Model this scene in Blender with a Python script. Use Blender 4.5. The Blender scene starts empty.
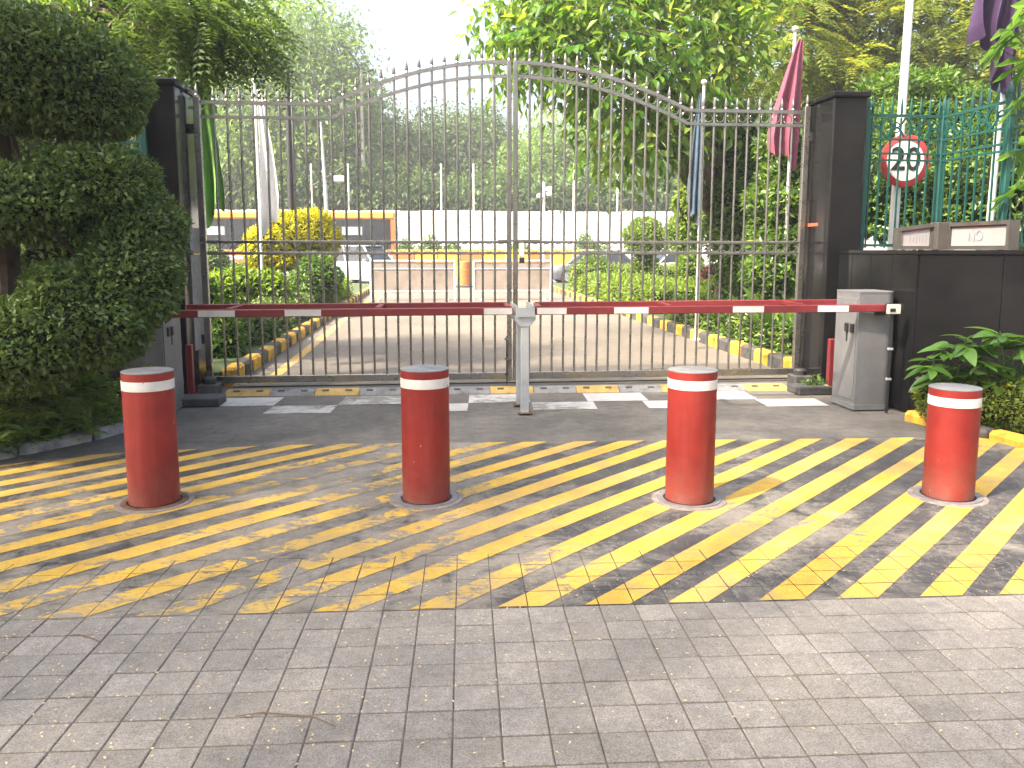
import bpy, bmesh, math, random
import numpy as np
from mathutils import Vector, Matrix

SC = bpy.context.scene
COL = SC.collection
R = math.radians
PI = math.pi
rng = np.random.default_rng(7)
random.seed(7)

# ------------------------------------------------------------------ camera
F, CH = 810.0, 1.5
PITCH, YAW = R(7.5), R(5.5)
PX, PY = 512.0, 384.0 - 27.4
cam = bpy.data.cameras.new('camera')
camo = bpy.data.objects.new('camera', cam)
COL.objects.link(camo)
camo.location = (0, 0, CH)
camo.rotation_euler = (PI / 2 - PITCH, 0, -YAW)
cam.sensor_width = 36
cam.lens = F / 1024 * 36
cam.shift_y = -27.4 / 1024
cam.clip_start = 0.05
cam.clip_end = 3000
SC.camera = camo

# ------------------------------------------------------------------ sky, sun, exposure
SUN_EL, SUN_AZ = R(50), R(-118)        # azimuth measured from +Y towards +X: the sun stands left, a little behind
w = bpy.data.worlds.new('World')
SC.world = w
w.use_nodes = True
nt = w.node_tree
bg = nt.nodes['Background']
sky = nt.nodes.new('ShaderNodeTexSky')
sky.sky_type = 'NISHITA'
sky.sun_disc = False
sky.sun_elevation = SUN_EL
sky.sun_rotation = SUN_AZ
sky.air_density = 0.9
sky.dust_density = 9.0
sky.ozone_density = 0.6
nt.links.new(sky.outputs[0], bg.inputs[0])
bg.inputs[1].default_value = 0.15
sl = bpy.data.lights.new('sun', 'SUN')
sl.energy = 3.2
sl.angle = R(2.0)
sl.color = (1.0, 0.86, 0.69)
so = bpy.data.objects.new('sun', sl)
COL.objects.link(so)
sd = Vector((math.sin(SUN_AZ) * math.cos(SUN_EL), math.cos(SUN_AZ) * math.cos(SUN_EL), math.sin(SUN_EL)))
so.rotation_euler = sd.to_track_quat('Z', 'Y').to_euler()
so.location = sd * 60
SC.view_settings.view_transform = 'Standard'
SC.view_settings.look = 'None'
SC.view_settings.gamma = 1
SC.view_settings.use_curve_mapping = False
SC.view_settings.exposure = 2.1
SC.cycles.use_denoising = True
SC.cycles.max_bounces = 8
SC.cycles.transparent_max_bounces = 8
SC.cycles.caustics_reflective = False
SC.cycles.caustics_refractive = False

# ------------------------------------------------------------------ pixel helpers
_f = np.array([math.sin(YAW) * math.cos(PITCH), math.cos(YAW) * math.cos(PITCH), -math.sin(PITCH)])
_r = np.array([math.cos(YAW), -math.sin(YAW), 0.0])
_u = np.cross(_r, _f)


def at(x, y, Y):
    """point on the plane at distance Y in front of the camera foot, seen at pixel x, y"""
    d = _f + _r * (x - PX) / F - _u * (y - PY) / F
    return Vector(np.array([0, 0, CH]) + d * (Y / d[1]))


def gp(x, y, z=0.0):
    """point on the level z seen at pixel x, y"""
    d = _f + _r * (x - PX) / F - _u * (y - PY) / F
    return Vector(np.array([0, 0, CH]) + d * ((z - CH) / d[2]))


def proj(p):
    d = np.array([p[0], p[1], p[2] - CH])
    return PX + F * (d @ _r) / (d @ _f), PY - F * (d @ _u) / (d @ _f)


# ------------------------------------------------------------------ mesh helpers
class MB:
    def __init__(self):
        self.v, self.f = [], []

    def add(self, vs, fs):
        n = len(self.v)
        self.v += [tuple(p) for p in vs]
        self.f += [tuple(i + n for i in q) for q in fs]
        return self

    def box(self, c, s, rz=0.0, ch=0.0, rot=None):
        """box with centre c and full size s; ch chamfers every edge"""
        hx, hy, hz = s[0] / 2, s[1] / 2, s[2] / 2
        m = rot if rot is not None else Matrix.Rotation(rz, 3, 'Z')
        c = Vector(c)
        if ch <= 0:
            vs = [(x * hx, y * hy, z * hz) for z in (-1, 1) for y in (-1, 1) for x in (-1, 1)]
            fs = [(0, 2, 3, 1), (4, 5, 7, 6), (0, 1, 5, 4), (2, 6, 7, 3), (0, 4, 6, 2), (1, 3, 7, 5)]
        else:
            bm = bmesh.new()
            bmesh.ops.create_cube(bm, size=2)
            for v in bm.verts:
                v.co = Vector((v.co.x * hx, v.co.y * hy, v.co.z * hz))
            bmesh.ops.bevel(bm, geom=bm.edges[:] + bm.verts[:], offset=ch, segments=1, affect='EDGES', profile=0.5)
            bm.verts.index_update()
            vs = [v.co.copy() for v in bm.verts]
            fs = [[v.index for v in f.verts] for f in bm.faces]
            bm.free()
        return self.add([m @ Vector(p) + c for p in vs], fs)

    def lathe(self, prof, c=(0, 0, 0), n=32, axis=None, cap=True):
        """profile of (r, z) pairs turned about the vertical (or an axis given as a 3x3 matrix)"""
        c = Vector(c)
        vs, fs = [], []
        for r, z in prof:
            for k in range(n):
                a = 2 * PI * k / n
                p = Vector((r * math.cos(a), r * math.sin(a), z))
                vs.append((axis @ p if axis is not None else p) + c)
        for i in range(len(prof) - 1):
            for k in range(n):
                k2 = (k + 1) % n
                fs.append((i * n + k, i * n + k2, (i + 1) * n + k2, (i + 1) * n + k))
        if cap:
            fs.append(tuple(range(n - 1, -1, -1)))
            fs.append(tuple((len(prof) - 1) * n + k for k in range(n)))
        return self.add(vs, fs)

    def tube(self, pts, r, n=8, cap=True):
        pts = [Vector(p) for p in pts]
        rs = r if isinstance(r, (list, tuple)) else [r] * len(pts)
        vs, fs = [], []
        prev = None
        for i, p in enumerate(pts):
            t = (pts[min(i + 1, len(pts) - 1)] - pts[max(i - 1, 0)]).normalized()
            if prev is None:
                a = t.orthogonal().normalized()
            else:
                a = (prev - t * prev.dot(t)).normalized()
            prev = a
            b = t.cross(a)
            for k in range(n):
                g = 2 * PI * k / n
                vs.append(p + (a * math.cos(g) + b * math.sin(g)) * rs[i])
        for i in range(len(pts) - 1):
            for k in range(n):
                k2 = (k + 1) % n
                fs.append((i * n + k, i * n + k2, (i + 1) * n + k2, (i + 1) * n + k))
        if cap:
            fs.append(tuple(range(n - 1, -1, -1)))
            fs.append(tuple((len(pts) - 1) * n + k for k in range(n)))
        return self.add(vs, fs)

    def prism(self, poly, z0, z1):
        n = len(poly)
        vs = [(p[0], p[1], z0) for p in poly] + [(p[0], p[1], z1) for p in poly]
        fs = [tuple(range(n - 1, -1, -1)), tuple(range(n, 2 * n))]
        fs += [(k, (k + 1) % n, n + (k + 1) % n, n + k) for k in range(n)]
        return self.add(vs, fs)

    def sweep(self, pts, wy, hz):
        """rectangular bar (depth wy in y, height hz across the path) swept along a path in the xz plane"""
        pts = [Vector(p) for p in pts]
        vs, fs = [], []
        for i, p in enumerate(pts):
            t = (pts[min(i + 1, len(pts) - 1)] - pts[max(i - 1, 0)]).normalized()
            nrm = Vector((-t.z, 0, t.x))
            for sy, sz in ((-1, -1), (1, -1), (1, 1), (-1, 1)):
                vs.append(p + Vector((0, sy * wy / 2, 0)) + nrm * (sz * hz / 2))
        for i in range(len(pts) - 1):
            for k in range(4):
                fs.append((i * 4 + k, i * 4 + (k + 1) % 4, (i + 1) * 4 + (k + 1) % 4, (i + 1) * 4 + k))
        fs += [(3, 2, 1, 0), tuple(len(vs) - 4 + k for k in range(4))]
        return self.add(vs, fs)

    def mesh(self, name, m, smooth=False):
        me = bpy.data.meshes.new(name)
        me.from_pydata(self.v, [], self.f)
        bm = bmesh.new()
        bm.from_mesh(me)
        bmesh.ops.recalc_face_normals(bm, faces=bm.faces[:])
        bm.to_mesh(me)
        bm.free()
        if m is not None:
            me.materials.append(m)
        if smooth:
            me.shade_smooth()
            ang = R(38)
            bm = bmesh.new()
            bm.from_mesh(me)
            for e in bm.edges:
                if len(e.link_faces) == 2 and e.calc_face_angle(0) > ang:
                    e.smooth = False
            bm.to_mesh(me)
            bm.free()
        return me

    def build(self, name, m, parent=None, smooth=False):
        return link(name, self.mesh(name, m, smooth), parent)


def link(name, me, parent=None, loc=None, rz=None):
    o = bpy.data.objects.new(name, me)
    COL.objects.link(o)
    if parent is not None:
        o.parent = parent
    if loc is not None:
        o.location = loc
    if rz is not None:
        o.rotation_euler = (0, 0, rz)
    return o


def tag(o, label=None, cat=None, group=None, kind=None):
    if label:
        o['label'] = label
    if cat:
        o['category'] = cat
    if group:
        o['group'] = group
    if kind:
        o['kind'] = kind
    return o


def thing(name, label, cat, loc=(0, 0, 0), rz=0.0, group=None):
    o = bpy.data.objects.new(name, None)
    COL.objects.link(o)
    o.empty_display_size = 0.1
    o.location = loc
    o.rotation_euler = (0, 0, rz)
    return tag(o, label, cat, group)


def clip(poly, a, b, keep_left=True):
    """convex polygon clipped by the line a-b"""
    out = []
    s = 1 if keep_left else -1
    d = lambda p: s * ((b[0] - a[0]) * (p[1] - a[1]) - (b[1] - a[1]) * (p[0] - a[0]))
    for i, p in enumerate(poly):
        q = poly[(i + 1) % len(poly)]
        dp, dq = d(p), d(q)
        if dp >= 0:
            out.append(p)
        if dp * dq < 0:
            t = dp / (dp - dq)
            out.append((p[0] + t * (q[0] - p[0]), p[1] + t * (q[1] - p[1])))
    return out


def clip_poly(poly, region):
    """convex poly clipped to a convex counter-clockwise region"""
    for i in range(len(region)):
        if len(poly) < 3:
            return []
        poly = clip(poly, region[i], region[(i + 1) % len(region)])
    return poly if len(poly) >= 3 else []


# ------------------------------------------------------------------ materials
class NT:
    def __init__(self, name):
        self.m = bpy.data.materials.new(name)
        self.m.use_nodes = True
        self.t = self.m.node_tree
        self.b = self.t.nodes['Principled BSDF']
        self.out = self.t.nodes['Material Output']

    def n(self, typ, **kw):
        nd = self.t.nodes.new(typ)
        for k, v in kw.items():
            setattr(nd, k, v)
        return nd

    def l(self, a, b):
        self.t.links.new(a, b)

    def coord(self, kind='world'):
        if kind == 'world':
            return self.n('ShaderNodeNewGeometry').outputs['Position']
        return self.n('ShaderNodeTexCoord').outputs['Object']

    def noise(self, co, scale, detail=4, rough=0.6, dist=0.0, stretch=None):
        if stretch:
            mp = self.n('ShaderNodeMapping')
            mp.inputs['Scale'].default_value = stretch
            self.l(co, mp.inputs[0])
            co = mp.outputs[0]
        nd = self.n('ShaderNodeTexNoise')
        nd.inputs['Scale'].default_value = scale
        nd.inputs['Detail'].default_value = detail
        nd.inputs['Roughness'].default_value = rough
        nd.inputs['Distortion'].default_value = dist
        self.l(co, nd.inputs['Vector'])
        return nd.outputs['Fac']

    def ramp(self, fac, stops, interp='LINEAR'):
        nd = self.n('ShaderNodeValToRGB')
        nd.color_ramp.interpolation = interp
        el = nd.color_ramp.elements
        el[0].position, el[1].position = stops[0][0], stops[-1][0]
        for p, c in stops[1:-1]:
            el.new(p)
        for e, (p, c) in zip(el, stops):
            e.position = p
            e.color = (*c, 1) if isinstance(c, (tuple, list)) else (c, c, c, 1)
        self.l(fac, nd.inputs[0])
        return nd.outputs[0]

    def mix(self, fac, a, b, blend='MIX'):
        nd = self.n('ShaderNodeMix', data_type='RGBA', blend_type=blend)
        for s, v in ((nd.inputs['Factor'], fac), (nd.inputs['A'], a), (nd.inputs['B'], b)):
            if hasattr(v, 'is_linked') or isinstance(v, bpy.types.NodeSocket):
                self.l(v, s)
            elif isinstance(v, (tuple, list)):
                s.default_value = (*v, 1)
            else:
                s.default_value = v
        return nd.outputs['Result']

    def math(self, op, a, b=None):
        nd = self.n('ShaderNodeMath', operation=op)
        for s, v in zip(nd.inputs, (a, b)):
            if v is None:
                continue
            if isinstance(v, bpy.types.NodeSocket):
                self.l(v, s)
            else:
                s.default_value = v
        return nd.outputs[0]

    def bump(self, h, strength=0.3, dist=0.01):
        nd = self.n('ShaderNodeBump')
        nd.inputs['Strength'].default_value = strength
        nd.inputs['Distance'].default_value = dist
        self.l(h, nd.inputs['Height'])
        self.l(nd.outputs[0], self.b.inputs['Normal'])
        return nd

    def set(self, color=None, rough=None, metal=None, spec=None, coat=None):
        for k, v in (('Base Color', color), ('Roughness', rough), ('Metallic', metal), ('Specular IOR Level', spec), ('Coat Weight', coat)):
            if v is None:
                continue
            s = self.b.inputs[k]
            if isinstance(v, bpy.types.NodeSocket):
                self.l(v, s)
            else:
                s.default_value = (*v, 1) if isinstance(v, (tuple, list)) else v
        return self


M = {}


def plain(name, color, rough=0.5, metal=0.0, var=0.15, scale=6.0, spec=0.5, kind='obj', coat=None, bump=0.0):
    """a surface of one colour with uneven tone, grime and gloss"""
    t = NT(name)
    co = t.coord(kind)
    n1 = t.noise(co, scale, 5, 0.65)
    dark = tuple(c * (1 - var * 1.6) for c in color)
    lite = tuple(min(1, c * (1 + var)) for c in color)
    c = t.ramp(n1, [(0.3, dark), (0.5, color), (0.72, lite)])
    r = t.ramp(t.noise(co, scale * 2.3, 3), [(0.3, max(0.02, rough - 0.08)), (0.7, min(1, rough + 0.1))])
    t.set(c, r, metal, spec, coat)
    if bump:
        t.bump(t.noise(co, scale * 9, 4), bump, 0.004)
    M[name] = t.m
    return t.m


def leafmat(name, dark, mid, lite, trans=0.35, rough=0.5, spec=0.35, tint=1.25):
    t = NT(name)
    at_ = t.n('ShaderNodeAttribute', attribute_name='rnd')
    c = t.ramp(at_.outputs['Fac'], [(0.0, dark), (0.55, mid), (1.0, lite)])
    t.set(c, rough, 0.0, spec)
    tr = t.n('ShaderNodeBsdfTranslucent')
    warm = t.mix(0.75, c, (1.6 * tint * 0.35, 1.6 * tint * 0.5, 0.05), 'MULTIPLY')
    br = t.n('ShaderNodeHueSaturation')
    br.inputs['Hue'].default_value = 0.485
    br.inputs['Saturation'].default_value = 1.1
    br.inputs['Value'].default_value = 1.5 * tint
    t.l(c, br.inputs['Color'])
    t.l(br.outputs[0], tr.inputs[0])
    mx = t.n('ShaderNodeMixShader')
    mx.inputs[0].default_value = trans
    t.l(t.b.outputs[0], mx.inputs[1])
    t.l(tr.outputs[0], mx.inputs[2])
    t.l(mx.outputs[0], t.out.inputs[0])
    M[name] = t.m
    return t.m



t = NT('red_paint')
co = t.coord('obj')
wc = t.coord()
c = t.ramp(t.noise(wc, 4, 5, 0.65), [(0.3, (0.165, 0.014, 0.012)), (0.5, (0.215, 0.018, 0.014)), (0.75, (0.255, 0.026, 0.02))])
sx = t.n('ShaderNodeSeparateXYZ')
t.l(co, sx.inputs[0])
low = t.ramp(sx.outputs[2], [(0.0, 0.75), (0.10, 0.35), (0.32, 0.0)])
c = t.mix(t.math('MULTIPLY', low, t.ramp(t.noise(wc, 7, 5, 0.7), [(0.35, 0.1), (0.65, 0.9)])), c, (0.20, 0.12, 0.09))
streak = t.ramp(t.noise(wc, 9, 4, 0.6, 0.2, stretch=(1, 1, 0.08)), [(0.55, 0.0), (0.75, 0.35)])
c = t.mix(streak, c, (0.30, 0.07, 0.055))
chip = t.ramp(t.noise(wc, 26, 3, 0.6, 0.4), [(0.715, 0.0), (0.74, 0.85)])
c = t.mix(chip, c, (0.40, 0.25, 0.22))
t.set(c, t.ramp(t.noise(wc, 12, 4), [(0.3, 0.42), (0.7, 0.62)]), 0, 0.35)
t.bump(t.noise(wc, 18, 4), 0.08, 0.01)
M['red_paint'] = t.m
t = NT('band_tape')
wc = t.coord()
c = t.ramp(t.noise(wc, 6, 5, 0.7), [(0.3, (0.50, 0.49, 0.47)), (0.6, (0.66, 0.66, 0.64))])
mk = t.ramp(t.noise(wc, 48, 2, 0.5, 0.3), [(0.70, 0.0), (0.73, 0.9)])
c = t.mix(mk, c, (0.12, 0.11, 0.10))
t.set(c, 0.45, 0, 0.4)
M['band_tape'] = t.m

plain('boom_red', (0.165, 0.02, 0.024), 0.42, var=0.12)
plain('white_paint', (0.72, 0.72, 0.70), 0.5, var=0.06)
plain('boom_white', (0.62, 0.60, 0.57), 0.5, var=0.1)
plain('cap_metal', (0.20, 0.20, 0.205), 0.5, 0.3, var=0.2, scale=9)
plain('dark_steel', (0.035, 0.035, 0.036), 0.5, 0.3)
plain('steel', (0.27, 0.262, 0.245), 0.30, 0.85, var=0.12, scale=4, kind='world')
plain('galv', (0.42, 0.45, 0.47), 0.48, 0.25, var=0.12, scale=5)
plain('cabinet', (0.19, 0.195, 0.20), 0.5, var=0.12, scale=5)
t = NT('cabinet')
wc = t.coord()
c = t.ramp(t.noise(wc, 5, 5, 0.65), [(0.3, (0.125, 0.13, 0.135)), (0.7, (0.175, 0.18, 0.186))])
c = t.mix(t.ramp(t.noise(wc, 14, 4, 0.7, 0.6, stretch=(1, 1, 0.25)), [(0.66, 0.0), (0.70, 0.8)]), c, (0.045, 0.042, 0.04))
c = t.mix(t.ramp(t.noise(wc, 6, 4, 0.6, 0.2, stretch=(1, 1, 0.06)), [(0.55, 0.0), (0.8, 0.5)]), c, (0.13, 0.115, 0.10))
t.set(c, 0.5, 0, 0.4)
M['cabinet'] = t.m
plain('cabinet_front', (0.15, 0.158, 0.165), 0.5, var=0.12, scale=5)
plain('black_plastic', (0.012, 0.012, 0.013), 0.45)
plain('green_paint', (0.006, 0.058, 0.048), 0.42, var=0.2, scale=5)
plain('concrete_collar', (0.19, 0.165, 0.15), 0.85, var=0.25, scale=14, bump=0.2)
plain('kerb_grey', (0.34, 0.33, 0.32), 0.85, var=0.3, scale=7, kind='world', bump=0.3)
plain('kerb_black', (0.06, 0.058, 0.055), 0.75, var=0.5, scale=7, kind='world', bump=0.25)
plain('kerb_yellow', (0.62, 0.35, 0.035), 0.7, var=0.35, scale=7, kind='world', bump=0.25)
plain('bark', (0.11, 0.085, 0.065), 0.9, var=0.4, scale=8, bump=0.5)
plain('bark_pale', (0.26, 0.21, 0.16), 0.9, var=0.35, scale=8, bump=0.4)
plain('soil', (0.07, 0.05, 0.035), 0.95, var=0.4, scale=3, kind='world', bump=0.6)
plain('flag_white', (0.52, 0.52, 0.54), 0.85, var=0.04)
plain('flag_green', (0.17, 0.36, 0.08), 0.8, var=0.1)
plain('flag_maroon', (0.19, 0.048, 0.082), 0.8, var=0.1)
plain('flag_purple', (0.026, 0.008, 0.045), 0.75, var=0.1)
plain('flag_blue', (0.05, 0.085, 0.125), 0.8, var=0.2)
plain('pole_white', (0.66, 0.67, 0.67), 0.4, 0.2, var=0.06)
plain('hoarding', (0.80, 0.79, 0.76), 0.55, var=0.07, scale=0.8)
plain('bus_orange', (0.62, 0.13, 0.03), 0.4, var=0.1)
plain('bus_amber', (0.72, 0.30, 0.05), 0.4, var=0.1)
plain('car_white', (0.72, 0.73, 0.74), 0.25, var=0.03, coat=0.6)
plain('car_silver', (0.40, 0.45, 0.50), 0.25, 0.4, var=0.05, coat=0.6)
plain('car_grey', (0.10, 0.11, 0.125), 0.25, 0.3, var=0.05, coat=0.6)
plain('car_blue', (0.10, 0.16, 0.24), 0.25, 0.3, var=0.05, coat=0.6)
plain('car_glass', (0.02, 0.025, 0.03), 0.08, var=0.05)
plain('tyre', (0.015, 0.015, 0.016), 0.85)
plain('rim', (0.40, 0.41, 0.42), 0.35, 0.7)
plain('lamp_glass', (0.7, 0.7, 0.66), 0.15)
plain('tail_red', (0.4, 0.02, 0.02), 0.3)
plain('board_brown', (0.23, 0.195, 0.165), 0.75, var=0.2, scale=2)
plain('yellow_rail', (0.60, 0.40, 0.04), 0.55, var=0.2)
plain('orange_plastic', (0.42, 0.14, 0.03), 0.5, var=0.12)
plain('sign_frame', (0.06, 0.055, 0.05), 0.4, var=0.2)
plain('sign_face', (0.27, 0.25, 0.25), 0.45, var=0.07, scale=4)
plain('sign_letter', (0.215, 0.235, 0.265), 0.5)
plain('sign_red', (0.36, 0.035, 0.035), 0.45)
plain('sign_black', (0.015, 0.017, 0.02), 0.5)
plain('ceramic', (0.50, 0.48, 0.40), 0.5)
plain('rubber', (0.05, 0.05, 0.052), 0.7, var=0.3, scale=10, bump=0.2)
plain('bump_yellow', (0.36, 0.25, 0.075), 0.7, var=0.25, scale=8, kind='world')
plain('bump_grey', (0.17, 0.175, 0.18), 0.7, var=0.3, scale=8, kind='world')
plain('rust', (0.14, 0.075, 0.04), 0.85, var=0.4, scale=12)
plain('twig', (0.13, 0.08, 0.05), 0.9)
plain('red_mark', (0.5, 0.10, 0.05), 0.4)
plain('petal', (0.55, 0.42, 0.22), 0.8)
plain('stone_block', (0.30, 0.29, 0.27), 0.85, var=0.2, scale=6, bump=0.2)

# granite, polished black with fine grain
t = NT('granite')
co = t.coord('world')
g1 = t.noise(co, 160, 2, 0.7)
g2 = t.noise(co, 2.2, 4, 0.6)
c = t.ramp(g1, [(0.35, (0.006, 0.006, 0.007)), (0.62, (0.010, 0.010, 0.011)), (0.8, (0.03, 0.03, 0.03))])
c = t.mix(t.math('MULTIPLY', t.ramp(g2, [(0.4, 0.0), (0.75, 1.0)]), 0.25), c, (0.035, 0.033, 0.03))
t.set(c, t.ramp(g2, [(0.35, 0.07), (0.7, 0.22)]), 0.0, 0.17)
M['granite'] = t.m


def ground_color(t, co):
    """grey worn concrete and asphalt, the same wherever the paint is gone"""
    a = t.noise(co, 1.1, 5, 0.6)
    b = t.noise(co, 9, 5, 0.7)
    d = t.noise(co, 85, 3, 0.7)
    c = t.ramp(a, [(0.3, (0.135, 0.128, 0.117)), (0.5, (0.18, 0.170, 0.155)), (0.7, (0.235, 0.22, 0.20))])
    c = t.mix(0.55, c, t.ramp(b, [(0.3, (0.30, 0.30, 0.30)), (0.7, (0.78, 0.78, 0.76))]), 'OVERLAY')
    c = t.mix(0.35, c, t.ramp(d, [(0.3, 0.2), (0.7, 0.8)]), 'OVERLAY')
    return c, b, d


# driveway apron of dark worn asphalt
t = NT('asphalt')
co = t.coord()
c, b, d = ground_color(t, co)
c = t.mix(1.0, c, (0.60, 0.60, 0.60), 'MULTIPLY')
crk = t.n('ShaderNodeTexVoronoi', feature='DISTANCE_TO_EDGE')
crk.inputs['Scale'].default_value = 0.9
mp = t.n('ShaderNodeMix', data_type='RGBA', blend_type='LINEAR_LIGHT')
t.l(co, mp.inputs['A'])
nz = t.n('ShaderNodeTexNoise')
nz.inputs['Scale'].default_value = 3
t.l(co, nz.inputs['Vector'])
t.l(nz.outputs['Color'], mp.inputs['B'])
mp.inputs['Factor'].default_value = 0.35
t.l(mp.outputs['Result'], crk.inputs['Vector'])
ck = t.ramp(crk.outputs['Distance'], [(0.0, 1.0), (0.012, 0.0)])
c = t.mix(t.math('MULTIPLY', ck, t.ramp(t.noise(co, 1.7, 2), [(0.5, 0.0), (0.6, 0.8)])), c, (0.05, 0.048, 0.045))
t.set(c, 0.8, 0, 0.3)
t.bump(d, 0.35, 0.004)
M['asphalt'] = t.m

# pale concrete driveway inside the gate
t = NT('concrete')
co = t.coord()
a = t.noise(co, 0.5, 5)
b = t.noise(co, 6, 5, 0.7)
c = t.ramp(a, [(0.3, (0.115, 0.102, 0.085)), (0.7, (0.168, 0.148, 0.122))])
c = t.mix(0.5, c, t.ramp(b, [(0.3, 0.35), (0.7, 0.68)]), 'OVERLAY')
t.set(c, 0.8, 0, 0.3)
t.bump(t.noise(co, 60, 3), 0.2, 0.004)
M['concrete'] = t.m

# the far carriageway
plain('far_road', (0.17, 0.165, 0.155), 0.85, var=0.2, scale=0.6, kind='world')
plain('earth', (0.10, 0.085, 0.055), 0.95, var=0.3, scale=0.7, kind='world')
plain('lawn', (0.055, 0.085, 0.025), 0.95, var=0.35, scale=2.5, kind='world', bump=0.5)
plain('joint_sand', (0.10, 0.083, 0.062), 0.95, var=0.3, scale=18, kind='world')

# plain grey pavers
t = NT('paver')
co = t.coord()
rnd = t.n('ShaderNodeObjectInfo').outputs['Random']
a = t.noise(co, 0.9, 4)
b = t.noise(co, 13, 5, 0.7)
d = t.noise(co, 150, 3, 0.75)
c = t.ramp(rnd, [(0.0, (0.176, 0.164, 0.147)), (0.5, (0.196, 0.183, 0.165)), (1.0, (0.218, 0.204, 0.185))])
c = t.mix(0.45, c, t.ramp(a, [(0.3, 0.36), (0.7, 0.64)]), 'OVERLAY')
c = t.mix(0.45, c, t.ramp(b, [(0.28, 0.28), (0.72, 0.72)]), 'OVERLAY')
c = t.mix(0.35, c, t.ramp(t.noise(co, 42, 4, 0.7), [(0.3, 0.28), (0.7, 0.72)]), 'OVERLAY')
c = t.mix(0.7, c, t.ramp(d, [(0.3, 0.18), (0.7, 0.82)]), 'OVERLAY')
st = t.ramp(t.noise(co, 3.1, 3, 0.5, 0.6), [(0.66, 0.0), (0.73, 0.55)])
c = t.mix(st, c, (0.13, 0.125, 0.12))
sp = t.ramp(t.noise(co, 7.3, 2, 0.4, 0.4), [(0.76, 0.0), (0.80, 0.7)])
c = t.mix(sp, c, (0.52, 0.52, 0.50))
t.set(c, 0.85, 0, 0.25)
t.bump(t.math('ADD', d, t.math('MULTIPLY', b, 1.5)), 0.4, 0.004)
M['paver'] = t.m

# paint wear shared by both paints: position decides where the paint is gone


def wear(t, co, lo, hi, fine=0.35):
    a = t.noise(co, 0.75, 3, 0.5, 0.3)
    b = t.noise(co, 4.5, 8, 0.72, 0.8)
    s = t.noise(co, 30, 5, 0.75, 0.8, stretch=(0.4, 1.0, 1.0))
    v = t.math('ADD', t.math('MULTIPLY', a, 0.65), t.math('ADD', t.math('MULTIPLY', b, 0.6), t.math('MULTIPLY', s, fine)))
    sx = t.n('ShaderNodeSeparateXYZ')
    t.l(co, sx.inputs[0])
    # traffic has scrubbed the left middle of the band more than the rest
    edge = t.ramp(t.math('MULTIPLY', t.math('ADD', sx.outputs[0], 3.5), 1 / 8.0), [(0.0, 0.07), (0.2, 0.085), (0.36, 0.175), (0.46, 0.14), (0.58, 0.055), (0.75, 0.03), (1.0, 0.05)])
    v = t.math('ADD', v, t.math('SUBTRACT', edge, 0.05))
    return t.ramp(v, [(lo, 0.0), (hi, 1.0)])


for nm, lo, hi, cols in (('band_black', 0.80, 0.93, [(0.3, (0.030, 0.030, 0.032)), (0.7, (0.064, 0.063, 0.062))]),
                         ('stripe_yellow', 0.915, 0.955, [(0.3, (0.40, 0.245, 0.035)), (0.55, (0.50, 0.32, 0.042)), (0.75, (0.56, 0.38, 0.08))])):
    t = NT(nm)
    co = t.coord()
    g, b, d = ground_color(t, co)
    g = t.mix(0.5, g, (0.78, 0.72, 0.62), 'MULTIPLY')
    p = t.ramp(t.noise(co, 4.5, 5, 0.7), cols)
    p = t.mix(0.4, p, t.ramp(d, [(0.3, 0.25), (0.7, 0.75)]), 'OVERLAY')
    if nm == 'stripe_yellow':
        # tyre grime dulling the paint in smears
        gr = t.ramp(t.noise(co, 2.4, 4, 0.65, 0.8), [(0.42, 0.0), (0.68, 0.7)])
        p = t.mix(gr, p, (0.30, 0.225, 0.11))
    wv = wear(t, co, lo, hi)
    c = t.mix(wv, p, g)
    # scuffs: short pale scratches and dust veins
    sc_ = t.ramp(t.noise(co, 34, 3, 0.8, 1.5, stretch=(1.0, 0.35, 1.0)), [(0.63, 0.0), (0.72, 0.6 if nm == 'band_black' else 0.3)])
    c = t.mix(sc_, c, (0.30, 0.275, 0.25))
    vn = t.math('ABSOLUTE', t.math('SUBTRACT', t.noise(co, 13, 4, 0.6, 0.25, stretch=(1.0, 0.7, 1.0)), 0.5))
    vm = t.math('MULTIPLY', t.ramp(vn, [(0.0, 1.0), (0.022, 0.0)]), t.ramp(t.noise(co, 1.3, 3, 0.6), [(0.42, 0.0), (0.6, 0.5 if nm == 'band_black' else 0.2)]))
    c = t.mix(vm, c, (0.27, 0.25, 0.225))
    dust = t.ramp(t.noise(co, 1.9, 6, 0.7, 0.6), [(0.5, 0.0), (0.75, 0.6 if nm == 'band_black' else 0.3)])
    c = t.mix(dust, c, (0.21, 0.19, 0.165))
    t.set(c, 0.62 if nm == 'band_black' else 0.68, 0, 0.35)
    t.bump(t.math('ADD', d, t.math('MULTIPLY', b, 1.2)), 0.4, 0.004)
    M[nm] = t.m
    if nm == 'band_black':
        # the same paint over pavers too far to build one by one: joints as faint grooves
        M['band_far'] = t.m

for nm, col, lo, hi in (('line_white', (0.42, 0.42, 0.41), 0.86, 0.94), ('line_yellow', (0.45, 0.29, 0.09), 0.90, 0.98)):
    t = NT(nm)
    co = t.coord()
    g, b, d = ground_color(t, co)
    if nm == 'line_yellow':
        g = t.mix(1.0, g, (1.35, 1.3, 1.25), 'MULTIPLY')
    c = t.mix(wear(t, co, lo, hi), t.mix(0.3, col, t.ramp(b, [(0.3, 0.3), (0.7, 0.7)]), 'OVERLAY'), g)
    t.set(c, 0.75, 0, 0.3)
    M[nm] = t.m

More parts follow.
